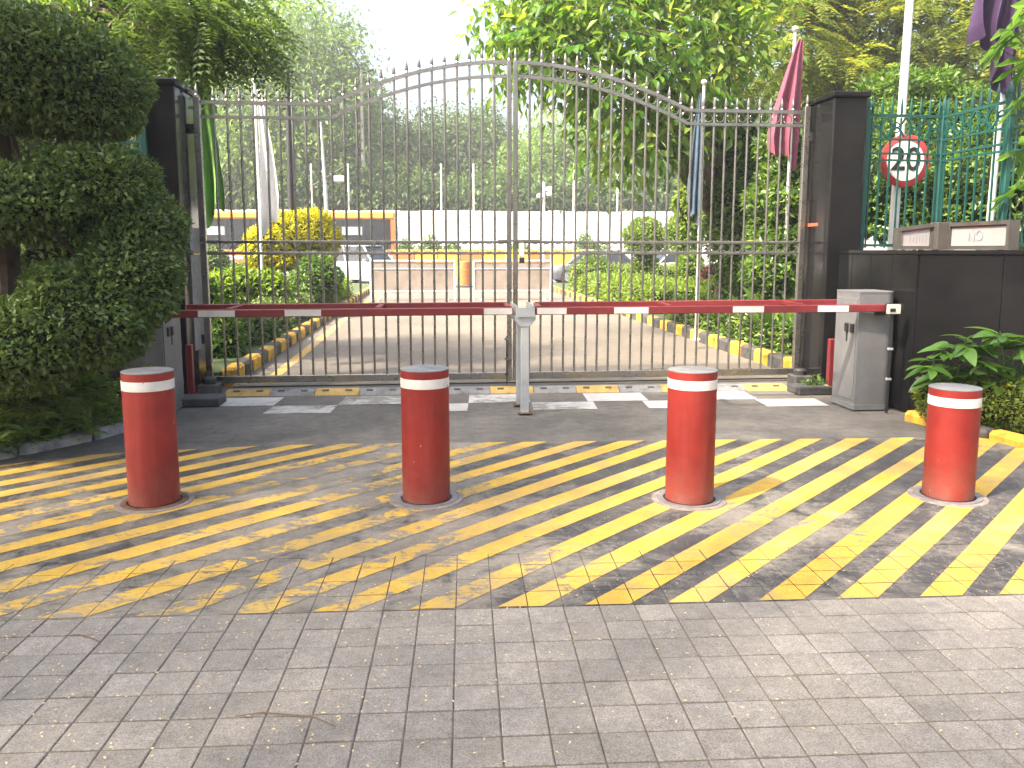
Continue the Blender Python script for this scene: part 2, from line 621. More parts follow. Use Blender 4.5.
leafmat('leaf_hedge', (0.055, 0.098, 0.022), (0.110, 0.180, 0.042), (0.240, 0.300, 0.075), 0.22, 0.42, 0.4)
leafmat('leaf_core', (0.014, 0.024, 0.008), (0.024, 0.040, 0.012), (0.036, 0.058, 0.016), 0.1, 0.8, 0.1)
leafmat('leaf_fern', (0.070, 0.130, 0.022), (0.125, 0.215, 0.040), (0.200, 0.280, 0.060), 0.35)
leafmat('leaf_feather', (0.045, 0.085, 0.018), (0.085, 0.150, 0.030), (0.160, 0.240, 0.050), 0.45)
leafmat('leaf_far', (0.055, 0.125, 0.022), (0.115, 0.215, 0.036), (0.210, 0.310, 0.055), 0.35)
leafmat('leaf_far_dark', (0.020, 0.050, 0.012), (0.050, 0.105, 0.024), (0.120, 0.200, 0.042), 0.3)
leafmat('leaf_big', (0.060, 0.160, 0.022), (0.110, 0.250, 0.035), (0.190, 0.340, 0.050), 0.5, 0.4)
leafmat('leaf_big_dark', (0.060, 0.130, 0.020), (0.120, 0.225, 0.035), (0.220, 0.280, 0.048), 0.5, 0.45)
leafmat('leaf_gold', (0.070, 0.110, 0.014), (0.160, 0.210, 0.026), (0.320, 0.340, 0.040), 0.4)
leafmat('leaf_yellow', (0.200, 0.220, 0.015), (0.460, 0.440, 0.025), (0.620, 0.580, 0.040), 0.35)
leafmat('leaf_lime', (0.070, 0.130, 0.018), (0.150, 0.240, 0.030), (0.260, 0.360, 0.050), 0.4)
leafmat('leaf_glossy', (0.038, 0.085, 0.016), (0.092, 0.180, 0.030), (0.250, 0.350, 0.055), 0.4, 0.32, 0.5)
leafmat('leaf_broad', (0.045, 0.110, 0.018), (0.075, 0.170, 0.028), (0.120, 0.240, 0.045), 0.35, 0.35, 0.5)
leafmat('leaf_red', (0.05, 0.012, 0.014), (0.12, 0.02, 0.025), (0.20, 0.04, 0.04), 0.35)


# ------------------------------------------------------------------ foliage helpers
def norm(a):
    return a / np.maximum(np.linalg.norm(a, axis=-1, keepdims=True), 1e-9)


def leaf_mesh(name, P, D, N, L, W, m, fold=0.22, rnd=None):
    """many small folded leaves: four points and two triangles each"""
    n = len(P)
    D = norm(D)
    S = norm(np.cross(D, N))
    U = np.cross(S, D)
    L = np.broadcast_to(np.asarray(L, float), (n,))[:, None]
    W = np.broadcast_to(np.asarray(W, float), (n,))[:, None]
    V = np.empty((n, 4, 3))
    V[:, 0] = P
    V[:, 1] = P + D * L * 0.42 + S * W * 0.5 + U * W * fold
    V[:, 2] = P + D * L - U * L * 0.10
    V[:, 3] = P + D * L * 0.42 - S * W * 0.5 + U * W * fold
    idx = (np.arange(n)[:, None] * 4 + np.array([[0, 2, 1, 0, 3, 2]])).ravel()
    me = bpy.data.meshes.new(name)
    me.vertices.add(4 * n)
    me.vertices.foreach_set('co', V.ravel().astype(np.float32))
    me.loops.add(6 * n)
    me.loops.foreach_set('vertex_index', idx.astype(np.int32))
    me.polygons.add(2 * n)
    me.polygons.foreach_set('loop_start', (np.arange(2 * n) * 3).astype(np.int32))
    if rnd is None:
        rnd = rng.random(n) ** 1.3
    at_ = me.attributes.new('rnd', 'FLOAT', 'POINT')
    at_.data.foreach_set('value', np.repeat(rnd, 4).astype(np.float32))
    me.materials.append(m)
    me.update()
    me.validate()
    return me


def rand_dir(n):
    return norm(rng.normal(size=(n, 3)))


def crown_mesh(name, lumps, m, n, L, W, clump=0.35, per=18, shell=0.55, droop=0.5, flat=0.0, seed_off=0.0):
    """leaf clumps spread through lumpy ellipsoids; lumps = (x, y, z, rx, ry, rz)"""
    lumps = np.array(lumps, float)
    vol = (lumps[:, 3] * lumps[:, 4] * lumps[:, 5]) ** (2 / 3)
    k = max(4, n // per)
    which = rng.choice(len(lumps), k, p=vol / vol.sum())
    d = rand_dir(k)
    rad = shell + (1 - shell) * rng.random(k) ** 0.6
    rad *= 1 + 0.12 * rng.normal(size=k)
    C = lumps[which, :3] + d * lumps[which, 3:6] * rad[:, None]
    ctone = np.clip(0.5 + 0.22 * rng.normal(size=k) + 0.12 * d[:, 2], 0, 1)
    P = np.repeat(C, per, 0) + rng.normal(size=(k * per, 3)) * clump * np.array([1, 1, 0.62])
    O = np.repeat(d, per, 0)
    D = norm(O * 0.7 + rand_dir(k * per) * 0.9 + np.array([0, 0, -droop]))
    N = norm(rand_dir(k * per) * 0.8 + np.array([0, 0, 1.0 + flat]) + O * 0.3)
    s = 0.7 + 0.6 * rng.random(k * per)
    rn = np.clip(np.repeat(ctone, per) + 0.25 * rng.normal(size=k * per), 0, 1)
    return leaf_mesh(name, P, D, N, L * s, W * s, m, rnd=rn)


def surf_mesh(name, lumps, m, dens, L, W, depth=0.06, bumpy=0.05):
    """leaves over the outside of joined ellipsoids (clipped hedges and shrubs)"""
    lumps = np.array(lumps, float)
    Ps, Os = [], []
    for i, (x, y, z, rx, ry, rz) in enumerate(lumps):
        area = 4 * PI * (((rx * ry) ** 1.6 + (rx * rz) ** 1.6 + (ry * rz) ** 1.6) / 3) ** (1 / 1.6)
        k = int(area * dens)
        d = rand_dir(k)
        wob = 1 + bumpy * (np.sin(d[:, 0] * 7 + x * 3) * np.sin(d[:, 1] * 6 + y) + np.sin(d[:, 2] * 8 + i))
        p = np.array([x, y, z]) + d * np.array([rx, ry, rz]) * wob[:, None]
        nn = norm(d / np.array([rx, ry, rz]))
        p -= nn * (rng.random(k) ** 1.5 * depth * 2.2 - depth * 0.4)[:, None]
        ok = np.ones(k, bool)
        for j, q in enumerate(lumps):
            if j != i:
                ok &= (((p - q[:3]) / q[3:6]) ** 2).sum(1) > 0.86
        Ps.append(p[ok])
        Os.append(nn[ok])
    P, O = np.concatenate(Ps), np.concatenate(Os)
    n = len(P)
    D = norm(O * 0.75 + rand_dir(n) * 0.8 + np.array([0, 0, 0.1]))
    N = norm(O * 0.5 + rand_dir(n) * 0.6 + np.array([0, 0, 0.7]))
    s = 0.65 + 0.7 * rng.random(n)
    big = np.sin(P[:, 0] * 5.1) * np.sin(P[:, 1] * 4.3 + 1) * np.sin(P[:, 2] * 5.7 + 2)
    rn = np.clip(0.36 + 0.16 * big + 0.26 * rng.normal(size=n), 0, 1)
    return leaf_mesh(name, P, D, N, L * s, W * s, m, rnd=rn)


def core_mesh(name, lumps, m, k=0.86):  # solid dark core added inside the leaves to stop see-through gaps
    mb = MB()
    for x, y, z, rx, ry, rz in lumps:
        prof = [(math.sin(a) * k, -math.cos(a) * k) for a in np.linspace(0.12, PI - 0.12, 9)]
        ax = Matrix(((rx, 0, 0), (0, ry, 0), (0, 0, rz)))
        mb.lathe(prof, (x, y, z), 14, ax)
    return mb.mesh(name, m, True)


def box_leaf(name, segs, m, dens, L, W, jit=0.04):
    """leaves over the top and sides of clipped box hedges; segs = (x0, x1, y0, y1, z0, z1)"""
    Ps, Os = [], []
    for x0, x1, y0, y1, z0, z1 in segs:
        dx, dy, dz = x1 - x0, y1 - y0, z1 - z0
        for ar, fn, o in ((dx * dy, lambda a, b: (x0 + a * dx, y0 + b * dy, z1 + 0 * a), (0, 0, 1)),
                          (dx * dz, lambda a, b: (x0 + a * dx, y0 + 0 * a, z0 + b * dz), (0, -1, 0)),
                          (dx * dz, lambda a, b: (x0 + a * dx, y1 + 0 * a, z0 + b * dz), (0, 1, 0)),
                          (dy * dz, lambda a, b: (x0 + 0 * a, y0 + a * dy, z0 + b * dz), (-1, 0, 0)),
                          (dy * dz, lambda a, b: (x1 + 0 * a, y0 + a * dy, z0 + b * dz), (1, 0, 0))):
            k = max(3, int(ar * dens))
            a, b = rng.random(k), rng.random(k)
            p = np.stack(fn(a, b), 1)
            bulge = 0.05 * np.sin(p[:, 0] * 4 + p[:, 1] * 3) + 0.03 * np.sin(p[:, 1] * 9 + p[:, 2] * 7)
            p += np.array(o) * (bulge + rng.normal(size=k) * jit)[:, None] + rng.normal(size=(k, 3)) * 0.02
            Ps.append(p)
            Os.append(np.broadcast_to(np.array(o, float), (k, 3)))
    P, O = np.concatenate(Ps), np.concatenate(Os)
    n = len(P)
    D = norm(O * 0.8 + rand_dir(n) * 0.8 + np.array([0, 0, 0.2]))
    N = norm(O * 0.4 + rand_dir(n) * 0.6 + np.array([0, 0, 0.7]))
    s = 0.65 + 0.7 * rng.random(n)
    return leaf_mesh(name, P, D, N, L * s, W * s, m)


def frond_mesh(name, tips, m, pairs=12, L=0.06, W=0.022, flen=0.4, droop=0.6):
    """pinnate fronds: every frond a row of leaflet pairs; tips = (n,3) starts with (n,3) directions"""
    S0, D0 = tips
    n = len(S0)
    fl = flen * (0.7 + 0.6 * rng.random(n))
    P, D, N, T = [], [], [], []
    D0 = norm(D0)
    side = norm(np.cross(D0, np.array([0, 0, 1.0]) + 0.2 * rand_dir(n)))
    up = np.cross(side, D0)
    tone = np.clip(0.5 + 0.25 * rng.normal(size=n), 0, 1)
    for k in range(pairs):
        u = (k + 0.6) / pairs
        p = S0 + D0 * (fl * u)[:, None] + np.array([0, 0, -1.0]) * (droop * fl * u * u * 0.6)[:, None]
        for sg in (-1, 1):
            P.append(p)
            D.append(norm(side * sg + D0 * 0.55 - np.array([0, 0, 0.25 * droop]) + 0.15 * rand_dir(n)))
            N.append(up + 0.35 * rand_dir(n))
            T.append(np.clip(tone + 0.15 * rng.normal(size=n), 0, 1))
    P, D, N, T = np.concatenate(P), np.concatenate(D), np.concatenate(N), np.concatenate(T)
    prof = np.repeat(np.sin(np.linspace(0.5, 2.7, pairs)), 2 * n)
    return leaf_mesh(name, P, D, N, L * (0.6 + 0.5 * prof), W * np.ones(len(P)), m, fold=0.1, rnd=T)


def limbs(base, top, r0, r1, ends, nseg=5, wob=0.08):
    """tapered trunk with limbs reaching the given ends"""
    mb = MB()
    base, top = Vector(base), Vector(top)
    pts = [base.lerp(top, i / nseg) + Vector((random.uniform(-wob, wob), random.uniform(-wob, wob), 0)) * (1 if 0 < i < nseg else 0) for i in range(nseg + 1)]
    rs = [r0 * (1.25 if i == 0 else 1) * (1 - i / nseg) + r1 * i / nseg for i in range(nseg + 1)]
    mb.tube(pts, rs, 9)
    for k, e in enumerate(ends):
        e = Vector(e)
        s = pts[max(1, nseg - 2 + (k % 3) - 0)] if nseg >= 3 else top
        q = s.lerp(e, 0.5) + Vector((random.uniform(-.1, .1), random.uniform(-.1, .1), 0.12 * (e - s).length))
        mb.tube([s, s.lerp(q, 0.55), q, q.lerp(e, .6), e], [r1 * 0.9, r1 * .72, r1 * 0.5, r1 * .32, r1 * 0.12], 6)
    return mb


def tree(name, label, base, lumps, trunk_top, r0, r1, leaf, n, L, W, group=None, bark='bark', **kw):
    o = thing(name, label, 'tree', base, group=group)
    b = Vector(base)
    rel = [(x - b.x, y - b.y, z - b.z, a, c, d) for x, y, z, a, c, d in lumps]
    tt = Vector(trunk_top) - b
    ends = [(q[0] + random.uniform(-.4, .4) * q[3], q[1] + random.uniform(-.4, .4) * q[4], q[2] + .2 * q[5]) for q in rel for _ in range(2)]
    limbs((0, 0, -.1), tt, r0, r1, ends).build('trunk', M[bark], o, True)
    link('crown', crown_mesh('crown', rel, M[leaf], n, L, W, **kw), o)
    return o

# ================================================================== the setting
def sheet(name, poly, z, m, parent=None, kind='structure'):
    mb = MB()
    mb.add([(p[0], p[1], z) for p in poly], [tuple(range(len(poly)))])
    o = mb.build(name, M[m], parent)
    if kind and parent is None:
        o['kind'] = kind
    return o


sheet('ground', [(-1500, -400), (1500, -400), (1500, 2500), (-1500, 2500)], -0.06, 'earth')
sheet('driveway', [(-2.25, 9.12), (4.32, 9.12), (4.32, 34), (-2.25, 34)], 0.0, 'concrete')
sheet('road', [(-160, 34), (160, 34), (160, 54), (-160, 54)], -0.008, 'far_road')
sheet('driveway_apron', [(-7, 3.4), (9, 3.4), (9, 9.12), (-7, 9.12)], -0.014, 'asphalt')

# --- pavers: a grid turned a little against the gate, rows 0.152 m apart
PA = R(-2.2)
PO = Vector((0.38, 3.245))
PITCHP = 0.152
ex = Vector((math.cos(PA), math.sin(PA)))
ey = Vector((-math.sin(PA), math.cos(PA)))


def pg(i, j):
    return PO + ex * (i * PITCHP) + ey * (j * PITCHP)


paving = sheet('paving', [tuple(PO + ex * -5 + ey * -6), tuple(PO + ex * 6 + ey * -6), tuple(PO + ex * 6 + ey * 0.605), tuple(PO + ex * -5 + ey * 0.605)], -0.0052, 'joint_sand')


def paver_mesh(name, m, ch=0.0036, g=0.0022, gy=0.0036):
    hx, hy = PITCHP / 2 - g, PITCHP / 2 - gy
    tx, ty = hx - ch, hy - ch
    vs = [(sx * a, sy * b, z) for a, b, z in ((hx, hy, -.03), (hx, hy, -ch * .7), (tx, ty, 0)) for sx, sy in ((-1, -1), (1, -1), (1, 1), (-1, 1))]
    fs = [(8, 9, 10, 11)]
    for a in (0, 4):
        for k in range(4):
            fs.append((a + k, a + (k + 1) % 4, a + 4 + (k + 1) % 4, a + 4 + k))
    me = bpy.data.meshes.new(name)
    me.from_pydata(vs, [], fs)
    me.materials.append(M[m])
    return me


pm_plain, pm_black = paver_mesh('paver', 'paver'), paver_mesh('paver', 'band_black', 0.002, 0.0011, 0.0018)
NR = 4            # painted rows built paver by paver
cells = []
for j in range(-16, NR):
    for i in range(-30, 38):
        c_ = pg(i + .5, j + .5)
        if c_.y < 0.6:
            continue
        px, py = proj((c_.x, c_.y, 0))
        vis = -25 < px < 1049 and py < 790
        cells.append((not vis, c_.length, i, j, c_))
cells.sort(key=lambda q: (q[0], q[1]))
rest_p, rest_b = MB(), MB()
painted = []
for n_, (inv, dist, i, j, c_) in enumerate(cells):
    black = j >= 0
    z = random.uniform(-.0016, .0012) * (0.5 if black else 1)
    if black:
        painted.append((i, j, z))
    if n_ < 300 and not inv:
        o = link('paver', pm_black if black else pm_plain, paving, (c_.x, c_.y, z))
        o.rotation_euler = (random.uniform(-.004, .004), random.uniform(-.004, .004), PA + random.uniform(-.006, .006)) if not black else (0, 0, PA)
    else:
        src = pm_black if black else pm_plain
        mt = Matrix.Translation((c_.x, c_.y, z)) @ Matrix.Rotation(PA, 4, 'Z')
        (rest_b if black else rest_p).add([mt @ v.co for v in src.vertices], [tuple(p.vertices) for p in src.polygons])
for mb, m in ((rest_p, 'paver'), (rest_b, 'band_black')):
    if mb.v:
        tag(mb.build('paver_field', M[m], paving), kind='stuff')

# --- painted band behind the pavers, with its worn yellow stripes
far0 = PO + ey * (NR * PITCHP)
band_poly = [tuple(far0 + ex * -4.4), tuple(far0 + ex * 5.2), (5.35, 5.55), (4.75, 6.0), (-0.74, 6.27), (-1.25, 6.28), (-2.55, 6.10), (-3.25, 5.75), (-4.3, 4.4)]
band = sheet('painted_band', band_poly, 0.0, 'band_far')
near_poly = [tuple(PO + ex * -4.4), tuple(PO + ex * 5.2), tuple(far0 + ex * 5.2), tuple(far0 + ex * -4.4)]
SA = R(42.5)
sdir = Vector((math.cos(SA), math.sin(SA)))
for k in range(-16, 17):
    x0 = 0.91 - 0.098 + 0.39 * (k - 1)
    wx = 0.195 + random.uniform(-.012, .012)
    tw = random.uniform(-.01, .01)
    d_ = Vector((math.cos(SA + tw), math.sin(SA + tw)))
    a, b = Vector((x0, 4.5)), Vector((x0 + wx, 4.5))
    quad = [tuple(a - d_ * 6), tuple(b - d_ * 6), tuple(b + d_ * 8), tuple(a + d_ * 8)]
    mb = MB()
    q = clip_poly(quad, band_poly)
    if q:
        mb.add([(p[0], p[1], 0.0022) for p in q], [tuple(range(len(q)))])
    if clip_poly(quad, near_poly):
        for i, j, z in painted:
            e = 0.017
            cell = [tuple(pg(i + e, j + e)), tuple(pg(i + 1 - e, j + e)), tuple(pg(i + 1 - e, j + 1 - e)), tuple(pg(i + e, j + 1 - e))]
            q = clip_poly(quad, cell)
            if q:
                mb.add([(p[0], p[1], z + 0.0024) for p in q], [tuple(range(len(q)))])
    if mb.v:
        mb.build('yellow_stripe', M['stripe_yellow'], band)

# --- white chequered blocks painted on the apron
apron = bpy.data.objects['driveway_apron']
for row, (ya, yb, xs) in enumerate(((7.55, 7.93, (-1.60, -0.32, 0.93, 2.05, 3.22)), (7.95, 8.40, (-2.20, -0.95, 0.33, 1.53, 2.66)))):
    for x in xs:
        ww = 0.62
        sl_ = -0.022
        sk = 0.07
        qd = [(x, ya + sl_ * x), (x + ww, ya + sl_ * (x + ww)), (x + ww + sk * .4, yb + sl_ * (x + ww)), (x + sk * .4, yb + sl_ * x)]
        MB().add([(p[0], p[1], -0.010) for p in qd], [(0, 1, 2, 3)]).build('white_block', M['line_white'], apron)
drv = bpy.data.objects['driveway']
MB().add([(-1.98, 9.3, .004), (-1.84, 9.3, .004), (-1.90, 30, .004), (-2.04, 30, .004)], [(0, 1, 2, 3)]).build('yellow_line', M['line_yellow'], drv)


# --- kerbs
def kerb(name, pts, step, mats, hgt, wid, start=0, chf=0.03):
    o = thing(name, None, None, (pts[0][0], pts[0][1], 0))
    o['kind'] = 'structure'
    b = Vector((pts[0][0], pts[0][1], 0))
    k = start
    cache = {}
    for p, q in zip(pts[:-1], pts[1:]):
        p, q = Vector((*p, 0)), Vector((*q, 0))
        n = max(1, round((q - p).length / step))
        ang = math.atan2(q.y - p.y, q.x - p.x)
        for i in range(n):
            m = mats[k % len(mats)]
            ln = (q - p).length / n
            key = (m, round(ln, 4))
            if key not in cache:
                cache[key] = MB().box((0, 0, hgt / 2 - .05), (ln - .012, wid, hgt + .1), ch=chf).mesh('kerbstone', M[m], False)
            c_ = p.lerp(q, (i + .5) / n)
            s = link('kerbstone', cache[key], o, c_ - b)
            s.rotation_euler = (random.uniform(-.02, .02), random.uniform(-.012, .012), ang + random.uniform(-.01, .01))
            s.location.z += random.uniform(-.006, .006)
            k += 1
    return o


kerb('kerb', [(-2.33, 9.35), (-2.33, 31)], 0.46, ('kerb_yellow', 'kerb_black'), 0.17, 0.17)
kerb('kerb', [(4.42, 9.25), (4.42, 31)], 0.46, ('kerb_yellow', 'kerb_black'), 0.17, 0.17)
_k = [gp(908, 418), gp(958, 430), gp(1030, 448)]
kerb('kerb', [(q.x, q.y) for q in _k] + [(5.6, 5.0)], 0.36, ('kerb_yellow', 'kerb_black'), 0.075, 0.15, 0)
kerb('kerb', [(-2.62, 7.05), (-2.78, 6.68), (-3.12, 6.22), (-3.75, 5.55), (-4.7, 4.6)], 0.5, ('kerb_grey',), 0.07, 0.16)

# planting beds
for nm, poly, z, m in (('garden_bed', [(-2.42, 9.3), (-2.42, 33.6), (-30, 33.6), (-30, 9.3)], 0.13, 'lawn'),
                       ('garden_bed', [(4.51, 9.3), (30, 9.3), (30, 33.6), (4.51, 33.6)], 0.13, 'lawn'),
                       ('planting_bed', [(4.38, 6.84), (4.80, 6.16), (5.55, 5.48), (8.5, 5.2), (8.5, 6.1), (4.42, 6.98)], 0.05, 'soil'),
                       ('planting_bed', [(-2.68, 7.05), (-2.86, 6.66), (-3.20, 6.2), (-3.82, 5.5), (-4.8, 4.6), (-9, 4.6), (-9, 8.45), (-2.95, 8.45), (-2.95, 7.4)], 0.05, 'soil')):
    o = MB().prism(poly, -0.05, z).build(nm, M[m])
    o['kind'] = 'structure'

# ================================================================== gate pillars and plinths
def pillar(name, label, x0, x1, y0, y1, h):
    o = thing(name, label, 'pillar', ((x0 + x1) / 2, (y0 + y1) / 2, 0))
    wx, wy = x1 - x0, y1 - y0
    MB().box((0, 0, h / 2), (wx, wy, h), ch=.012).build('shaft', M['granite'], o)
    MB().box((0, 0, h + .03), (wx + .05, wy + .05, .056), ch=.01).build('cap', M['granite'], o)
    return o


pl = pillar('gate_pillar', 'black granite gate pillar standing half hidden behind the spiral hedge', -2.86, -2.50, 8.45, 9.15, 3.10)
pr = pillar('gate_pillar', 'black granite gate pillar rising above the low granite wall beside the green fence', 4.228, 4.60, 8.45, 9.15, 3.10)
MB().box((-.1895, .0, -1.06 + 2.84), (.006, .24, .035)).build('orange_reflector', M['red_mark'], pr)
MB().box((.184, .12, .95), (.012, .42, 1.0), ch=.004).build('reflection_plate', M['stone_block'], pl)  # pale grey plates stand in for the reflection on the granite's inner face
MB().box((.184, .12, 1.60), (.012, .42, .26), ch=.004).build('reflection_plate', M['stone_block'], pl)

# low wall on the right: a raised bed faced with polished slabs
wl = thing('granite_wall', 'low wall of polished black granite slabs on the right below the green fence', 'wall', (4.36, 7.0, 0))
B0 = Vector((4.36, 7.0, 0))
WD = Vector((1, -0.24, 0)).normalized()
far = B0 + WD * 4.4
core = [(4.385, 8.44), (4.385, 7.02), (far.x, far.y + .03), (far.x + .3, 9.1), (4.67, 9.1), (4.67, 8.44)]
MB().prism([(p[0] - B0.x, p[1] - B0.y) for p in core], 0, 1.46).build('wall_core', M['stone_block'], wl)
MB().prism([(p[0] - B0.x, p[1] - B0.y) for p in [(4.355, 8.44), (4.355, 6.99), (far.x, far.y - .01), (far.x + .3, 9.1), (4.67, 9.1), (4.67, 8.44)]], 1.462, 1.50).build('coping', M['granite'], wl)
ys = [8.43, 8.15, 7.78, 7.40, 7.0]
for a, b in zip(ys[:-1], ys[1:]):
    MB().box((.012 + random.uniform(-.002, .002), (a + b) / 2 - 7.0, .73), (.022, a - b - .008, 1.455), ch=.003).build('granite_slab', M['granite'], wl)
s_ = 0.02
for ln in (.72, .76, .74, .74, .74, .6):
    c_ = WD * (s_ + ln / 2) + Vector((0, .012, .73))
    MB().box(c_, (ln - .008, .022, 1.455), rz=math.atan2(WD.y, WD.x), ch=.003).build('granite_slab', M['granite'], wl)
    s_ += ln
wl2 = thing('granite_wall', 'low black granite wall on the left hidden behind the spiral hedge', 'wall', (-2.87, 8.5, 0))
MB().box((-2.0, .3, .74), (3.99, .5, 1.48), ch=.01).build('wall_core', M['granite'], wl2)
MB().box((-2.0, .3, 1.50), (3.99, .56, .04), ch=.008).build('coping', M['granite'], wl2)


# ================================================================== green railing
def railing(name, label, pts, z0, zt, step=0.118, post=(True, True), cat='fence'):
    """iron railing: pts are plan points; z0 foot, zt top rail"""
    b = Vector((*pts[0], z0))
    o = thing(name, label, cat, b)
    hz = zt - z0
    bar_me, fin_me = MB().box((0, 0, hz / 2), (.016, .016, hz - .04)).mesh('bar', M['green_paint']), None
    fin = MB().lathe([(.010, 0), (.017, .03), (.013, .12), (.002, .19)], n=6).mesh('finial', M['green_paint'], True)
    zr2, zr3, zr4 = hz - .25, hz - .40, hz - .47
    for p, q in zip(pts[:-1], pts[1:]):
        p, q = Vector((*p, z0)), Vector((*q, z0))
        ln, ang = (q - p).length, math.atan2(q.y - p.y, q.x - p.x)
        mid = (p + q) / 2 - b
        for z, h in ((hz, .03), (zr2, .022), (zr3, .02), (zr4, .02), (.05, .03)):
            r_ = MB().box((0, 0, 0), (ln, .026, h)).build('rail', M['green_paint'], o)
            r_.location = mid + Vector((0, 0, z))
            r_.rotation_euler = (0, 0, ang)
        n = max(2, round(ln / step))
        for i in range(n):
            c_ = p.lerp(q, (i + .5) / n) - b
            s = link('bar', bar_me, o, c_, ang)
            link('finial', fin, s, (0, 0, hz + .012))
        # crossed scrollwork in the frieze
        npan = max(1, round(ln / (step * 2)))
        pw = ln / npan
        sw = MB()
        hh = .25 / 2 - .015
        for sgn in (-1, 1):
            arc = [(-pw * .46 + pw * .92 * u, 0, sgn * (hh * .92 * (2 * u - 1) + .028 * math.sin(2 * PI * u))) for u in np.linspace(0, 1, 7)]
            sw.sweep(arc, .014, .015)
        ring = [(hh * .5 * math.cos(a), 0, hh * .5 * math.sin(a)) for a in np.linspace(0, 2 * PI, 11)]
        sw.sweep(ring, .014, .013)
        swm = sw.mesh('scrollwork', M['green_paint'])
        for i in range(npan):
            c_ = p.lerp(q, (i + .5) / npan) - b
            link('scrollwork', swm, o, c_ + Vector((0, 0, hz - .125)), ang)
    for k, p in enumerate(pts):
        if k == 0 and not post[0]:
            continue
        p = Vector((*p, z0))
        s = MB().box((0, 0, (hz + .06) / 2), (.055, .055, hz + .06), ch=.006).build('post', M['green_paint'], o)
        s.location = p - b
        f_ = MB().lathe([(.022, 0), (.03, .03), (.02, .10), (.003, .17)], n=8).build('finial', M['green_paint'], s, True)
        f_.location = (0, 0, hz + .06)
    return o


FC = at(944, 117, 8.6)
FT = FC.z
P2 = at(1012, 100, 7.62)
railing('green_railing', 'green iron railing with pointed finials on top of the right granite wall', [(4.66, 8.55), (FC.x, 8.6), (P2.x, 7.62), (P2.x + 1.6, 6.9)], 1.50, FT)
railing('green_railing', 'green iron railing glimpsed between the spiral hedge and the left pillar', [(-5.6, 8.42), (-4.2, 8.42), (-2.80, 8.42)], 1.52, FT)

# ================================================================== the steel gate
GY = 8.95
GC = 0.865
SIDE = 3.02


def ztop(x):
    s = abs(x - GC) / 1.95
    return SIDE if s >= 1 else SIDE + (3.49 - SIDE) * (1 - s * s)


fin_me = MB().lathe([(.012, 0), (.021, .012), (.013, .028), (.019, .045), (.013, .09), (.002, .135)], n=8).mesh('finial', M['steel'], True)
ring_mb = MB()
ring_mb.tube([(.045 * math.cos(a), 0, .045 * math.sin(a)) for a in np.linspace(0, 2 * PI, 13)], .0042, 5, cap=False)
ring_me = ring_mb.mesh('ring', M['steel'], True)


def gate_leaf(label, xh, xc, nb, sgn):
    o = thing('gate_leaf', label, 'gate', (xh, GY, 0), group='leaves of the driveway gate')
    X = lambda x: x - xh
    # stiles
    zt = ztop(xh)
    for x, wd, top in ((xh + sgn * .035, .065, zt + .06), (xc - sgn * .027, .050, 3.50)):
        s = MB().box((X(x), 0, .05 + (top - .05) / 2), (wd, .06, top - .05), ch=.006).build('stile', M['steel'], o)
        f_ = link('finial', fin_me, s, (X(x), 0, top))
    xa, xb = sorted((xh + sgn * .07, xc - sgn * .053))
    xs = np.linspace(xa, xb, 30)
    for dz, h in ((0, .034), (-.145, .030)):
        MB().sweep([(X(x), 0, ztop(x) + dz) for x in xs], .034, h).build('rail', M['steel'], o)
    for z, h, d_ in ((1.585, .030, .034), (1.465, .030, .034), (.105, .075, .05)):
        MB().box((X((xa + xb) / 2), 0, z), (xb - xa, d_, h), ch=.004).build('rail', M['steel'], o)
    step = (xb - xa) / (nb + 1)
    for k in range(nb):
        x = xa + step * (k + 1)
        top = ztop(x)
        b_ = MB().tube([(X(x), 0, .13), (X(x), 0, .85), (X(x), 0, 1.6), (X(x), 0, top + .005)], .0128, 8).build('bar', M['steel'], o, True)
        link('finial', fin_me, b_, (X(x), 0, top + .012))
    for k in range(nb + 1):
        x = xa + step * (k + .5)
        if sgn < 0:
            link('ring', ring_me, o, (X(x), 0, ztop(x) - .073))
        link('ring', ring_me, o, (X(x), 0, 1.525))
    for z in (.55, 2.75):
        MB().box((-sgn * .03, 0, z), (.06, .05, .10), ch=.006).build('hinge', M['dark_steel'], o)
    return o


gl = gate_leaf('left leaf of the tall arched steel bar gate', -2.46, 0.858, 23, 1)
gr = gate_leaf('right leaf of the tall arched steel bar gate with the latch', 4.200, 0.872, 24, -1)
for z in (1.585,):
    MB().box((0.93 - 4.200, -.05, 1.60), (.46, .022, .024)).build('slide_bolt', M['steel'], gr)
MB().tube([(0.80 + 2.46, -.045, .55), (.80 + 2.46, -.045, .012)], .009, 8).build('drop_bolt', M['dark_steel'], gl, True)
for zz in (.30, .52):
    MB().box((.80 + 2.46, -.042, zz), (.05, .03, .03)).build('bolt_guide', M['steel'], gl)
pk = thing('padlock', 'padlock with pale tag hanging on the latch of the gate', 'padlock', (.965, GY - .06, 1.40))
MB().box((0, 0, .10), (.055, .012, .15), ch=.005).build('tag', M['white_paint'], pk)
MB().box((0, 0, -.01), (.06, .03, .06), ch=.01).build('lock_body', M['dark_steel'], pk)
MB().tube([(.02 * math.cos(a), .0, .02 + .03 * math.sin(a)) for a in np.linspace(0, PI, 8)], .005, 6).build('shackle', M['steel'], pk, True)

